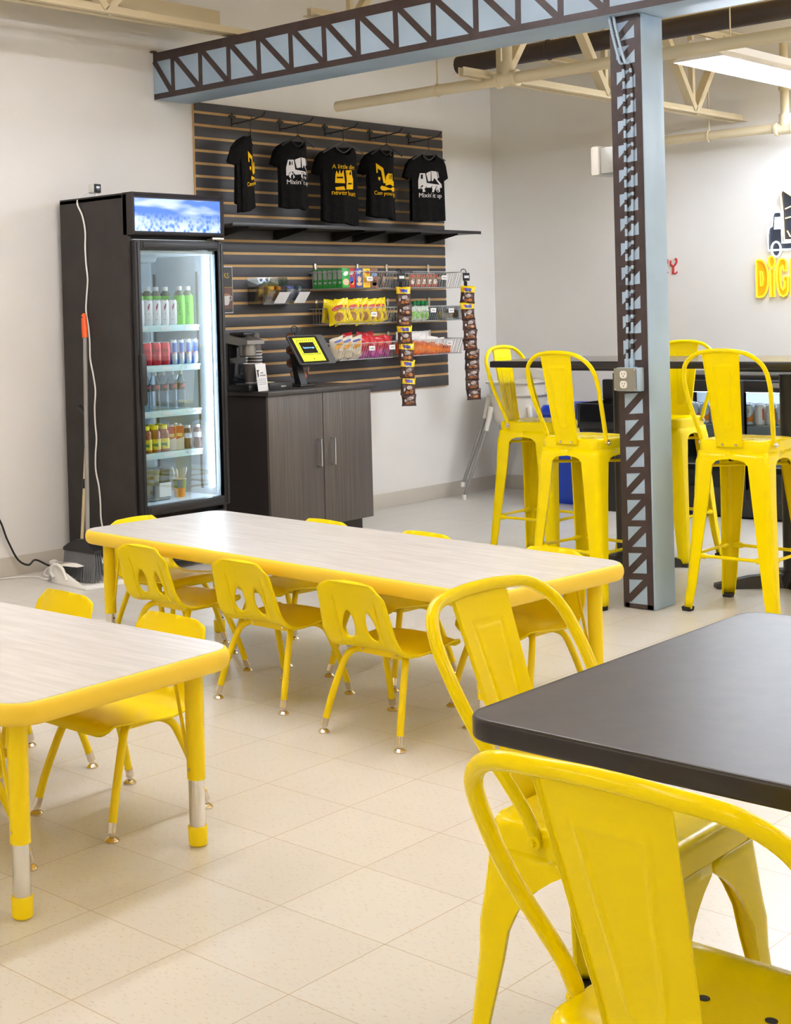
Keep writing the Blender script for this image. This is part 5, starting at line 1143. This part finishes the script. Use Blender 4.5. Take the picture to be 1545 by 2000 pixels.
# ------------------------------------------------------------------ kids tables
def rim_loops(hx, hy, r, z0, z1):
    d = (z1 - z0) / 2; out = []
    for k in range(9):
        a = -PI / 2 + PI * k / 8; e = .011 * (math.cos(a) - 1) ; out.append([(x, y, (z0 + z1) / 2 + d * math.sin(a)) for x, y in rrect(-hx - e, -hy - e, hx + e, hy + e, r, 8)])
    return out
def kids_table(label):
    HX, HY, ZT = 1.04, .375, .508; t = empty('kids_table', (0, 0, 0), 0, label, 'table', 'white kids tables with yellow edges')
    b = MB(); L = rim_loops(HX, HY, .085, ZT - .052, ZT); b.loft(L, True, True, False); ins = [(x, y, ZT) for x, y in rrect(-HX + .004, -HY + .004, HX - .004, HY - .004, .08, 8)]
    b.loft([L[-1], [(x * .985, y * .96, ZT - .001) for x, y in rrect(-HX + .012, -HY + .012, HX - .012, HY - .012, .075, 8)]], True); b.done('edge_band', 'yedge', t, sharp=60)
    MB().prism([(x * .998, y * .998) for x, y in rrect(-HX + .013, -HY + .013, HX - .013, HY - .013, .074, 8)], ZT - .004, ZT + .0008).done('table_top', 'lam', t)
    for sx in (-1, 1):
        for sy in (-1, 1):
            x, y = sx * .945, sy * .287
            l = MB().tube([(x, y, ZT - .05), (x, y, .172)], .024, 20).done('leg', 'ytube', t); MB().tube([(x, y, .175), (x, y, .04)], .0212, 20).done('chrome_tube', 'chrome', l)
            b = MB()
            for q in range(5): b.lathe([(.0035, -.0005), (.0035, .0006)], (x - sx * .0212, y, .065 + .022 * q), 8, 'X')
            b.done('adjust_holes', 'ink', l)
            MB().lathe([(.018, 0), (.0245, .006), (.0255, .05), (.024, .052)], (x, y, 0), 20).done('foot_cap', 'ytube', l)
            MB().lathe([(.034, ZT - .062), (.034, ZT - .05)], (x, y, 0), 18).done('mounting_plate', 'ytube', l)
            MB().tube([(x - sx * .02, y, .22), (x - sx * .032, y, .24), (x - sx * .075, y, ZT - .06)], .005, 8).done('brace', 'ytube', l)
            MB().lathe([(.004, 0), (.003, .003)], (x - sx * .0, y - .0265, .2), 8, 'Y').done('set_screw', 'nickel', l)
    return t
kt = kids_table('long white topped kids table with yellow edge in the middle of the room'); kt.location = (2.765, 1.885, 0); kt.rotation_euler = (0, 0, math.radians(-4))
dup(kt, (2.622, .125, 0), math.radians(2), 'white topped kids table with yellow edge cut off by the left frame edge')

def kids_chair(label):
    """seat faces +Y, moulded shell on four tube legs"""
    t = empty('kids_chair', (0, 0, 0), 0, label, 'chair', 'yellow moulded kids chairs')
    prof = catmull([(.172, .262), (.165, .282), (.14, .294), (.06, .288), (-.03, .28), (-.09, .283), (-.128, .302), (-.148, .335), (-.162, .385), (-.178, .44), (-.196, .492), (-.204, .508)], 6)
    S = [0.0]
    for a, c in zip(prof, prof[1:]): S.append(S[-1] + math.hypot(c.x - a.x, c.y - a.y)) if False else S.append(S[-1] + (c - a).length)
    tot = S[-1]
    def at(s_):
        s_ = min(max(s_, 0), tot - 1e-6); i = 0
        while S[i + 1] < s_: i += 1
        q = (s_ - S[i]) / (S[i + 1] - S[i]); p = prof[i].lerp(prof[i + 1], q); d = (prof[i + 1] - prof[i]).normalized(); return p, d
    def width(s_):
        v = s_ / tot; return .150 + .008 * math.sin(v * PI) if v < .6 else lerp(.156, .134, (v - .6) / .4)
    def at_z(z): 
        for i in range(len(prof) - 1, 0, -1):
            if prof[i - 1].y <= z <= prof[i].y and S[i] > tot * .4: return S[i]
        return tot * .6
    n = 26; right = []
    ks = [tot * k / n for k in range(1, n)] + [.0, .0015, .004, .008, .0135] + [tot - q for q in (.0, .0015, .004, .008, .0135)]
    for s_ in sorted(ks):
        w_ = width(s_); r = .045
        if s_ < r: w_ -= r - math.sqrt(max(0, r * r - (r - s_) ** 2))
        if tot - s_ < r: w_ -= r - math.sqrt(max(0, r * r - (r - (tot - s_)) ** 2))
        right.append((w_, s_))
    outline = right + [(-x, y) for x, y in reversed(right)]
    sb = at_z(.322); holes = []
    for sg in (-1, 1):
        h = []
        for k in range(20):
            a = 2 * PI * k / 20; ry = .048; y = sb + .046 + ry * math.sin(a); taper = 1 - .38 * (math.sin(a) * .5 + .5); h.append((sg * (.047 - .006 * math.sin(a)) + .030 * taper * math.cos(a), y))
        holes.append(h)
    def fn(u, s_):
        p, d = at(s_); nr = Vector((0, -d.y, d.x)) if False else Vector((0, d.y, -d.x)); nr = -nr   # towards the sitter
        w_ = width(s_); v = s_ / tot; e = min(1.0, abs(u) / w_)
        back = min(1, max(0, (v - .5) / .2)); k = lerp(.010, .026, back)
        off = k * e ** 2.2
        rim = max(0, 1 - min(w_ - abs(u), tot - s_ + .004 if back > .5 else 9) / .014); off += -.011 * rim * rim * back - .008 * rim * rim * (1 - back)
        return Vector((u, p.x, p.y)) + nr * off
    MB().sheet(outline, holes, .0125, fn).done('seat_shell', 'yplas', t, solid=.0055, sharp=70)
    for sg in (-1, 1): MB().tube([fn(sg * .085, at_z(z)) + Vector((0, -.004, 0)) for z in (.305, .33, .37, .41, .45)], [.003, .004, .004, .003, .001], 6).done('back_rib', 'yplas', t)
    for sx in (-1, 1):
        for sy in (-1, 1):
            fx, fy = sx * .158, sy * .17
            P = catmull([(sx * .085, sy * .035, .262), (sx * .1, sy * .062, .262), (sx * .118, sy * .086, .248), (sx * .128, sy * .104, .215), (lerp(sx * .128, fx, .55), lerp(sy * .104, fy, .55), .12), (fx * .985, fy * .98, .035)], 5)
            l = MB().tube(P, .0112, 14).done('leg', 'ytube', t)
            MB().tube([P[-1] + (P[-2] - P[-1]).normalized() * .012, P[-1] + (P[-1] - P[-2]).normalized() * .014], .0122, 14).done('ferrule', 'nickel', l)
            MB().lathe([(.019, 0), (.0195, .004), (.014, .010), (.007, .014), (.0065, .028)], (fx, fy, 0), 16).done('glide', 'nickel', l)
    b = MB(); b.box((0, .05, .263), (.2, .022, .02), .003); b.box((0, -.06, .265), (.2, .022, .024), .003)
    for sx in (-1, 1): b.box((sx * .088, 0, .262), (.02, .12, .02), .003)
    b.done('under_frame', 'ytube', t); b = MB()
    for sx in (-1, 1):
        for y in (-.0725, .0625): b.lathe([(.004, -.002), (.003, .0005)], (sx * .07, y, .265), 8, 'Y')
    b.done('bolts', 'nickel', t)
    return t
kc = kids_chair('yellow kids chair at the long table, near side, leftmost of three'); kc.location = (2.235, 1.665, 0); kc.rotation_euler = (0, 0, math.radians(-3))
for (x, y, a, lab) in ((2.757, 1.645, -1, 'yellow kids chair at the long table, near side, middle of three'), (3.317, 1.565, -2, 'yellow kids chair at the long table, near side, rightmost of three'),
                       (2.335, 2.15, 176, 'yellow kids chair on the far side of the long table, leftmost of three'), (2.87, 2.115, 177, 'yellow kids chair on the far side of the long table, middle of three'), (3.455, 2.07, 177, 'yellow kids chair on the far side of the long table, rightmost of three'),
                       (1.83, 1.955, -93, 'yellow kids chair at the far left end of the long table'),
                       (3.212, .485, 180, 'yellow kids chair on the far side of the short table, right one with visible legs'), (2.69, .515, 178, 'yellow kids chair behind the short table, left one showing only its back top'), (3.20, -.11, 0, 'yellow kids chair on the near side of the short table, behind its leg')):
    dup(kc, (x, y, 0), math.radians(a), lab)

# ------------------------------------------------------------------ black table in the foreground
bt = empty('black_table', (5.572, .13, 0), 0, 'black topped square table in the right foreground', 'table')
MB().prism(rrect(-.62, -.472, .62, .475, .05, 8), .7185, .7505).done('table_top', 'tabletop', bt, sharp=60)
b = MB(); b.loft([[(x, y, z) for x, y in rrect(-.62 - e, -.472 - e, .62 + e, .475 + e, .05 + e, 8)] for e, z in ((-.004, .7165), (.0015, .7185), (.003, .722), (.003, .746), (.0015, .7495), (-.003, .7508))], True); b.done('table_edge', 'tabledge', bt, sharp=60)
MB().tube([(.22, 0, .05), (.22, 0, .71)], .038, 18).done('post', 'blacksteel', bt)
b = MB()
for a in range(4):
    R = Matrix.Rotation(a * PI / 2, 3, 'Z'); b.loft([[Vector((.22, 0, 0)) + R @ Vector((d, sy * w_, z)) for sy, z in ((-1, .002), (1, .002), (.6, h), (-.6, h))] for d, w_, h in ((0, .045, .06), (.18, .036, .045), (.3, .032, .02))], True, True, True)
b.done('cross_base', 'blacksteel', bt)
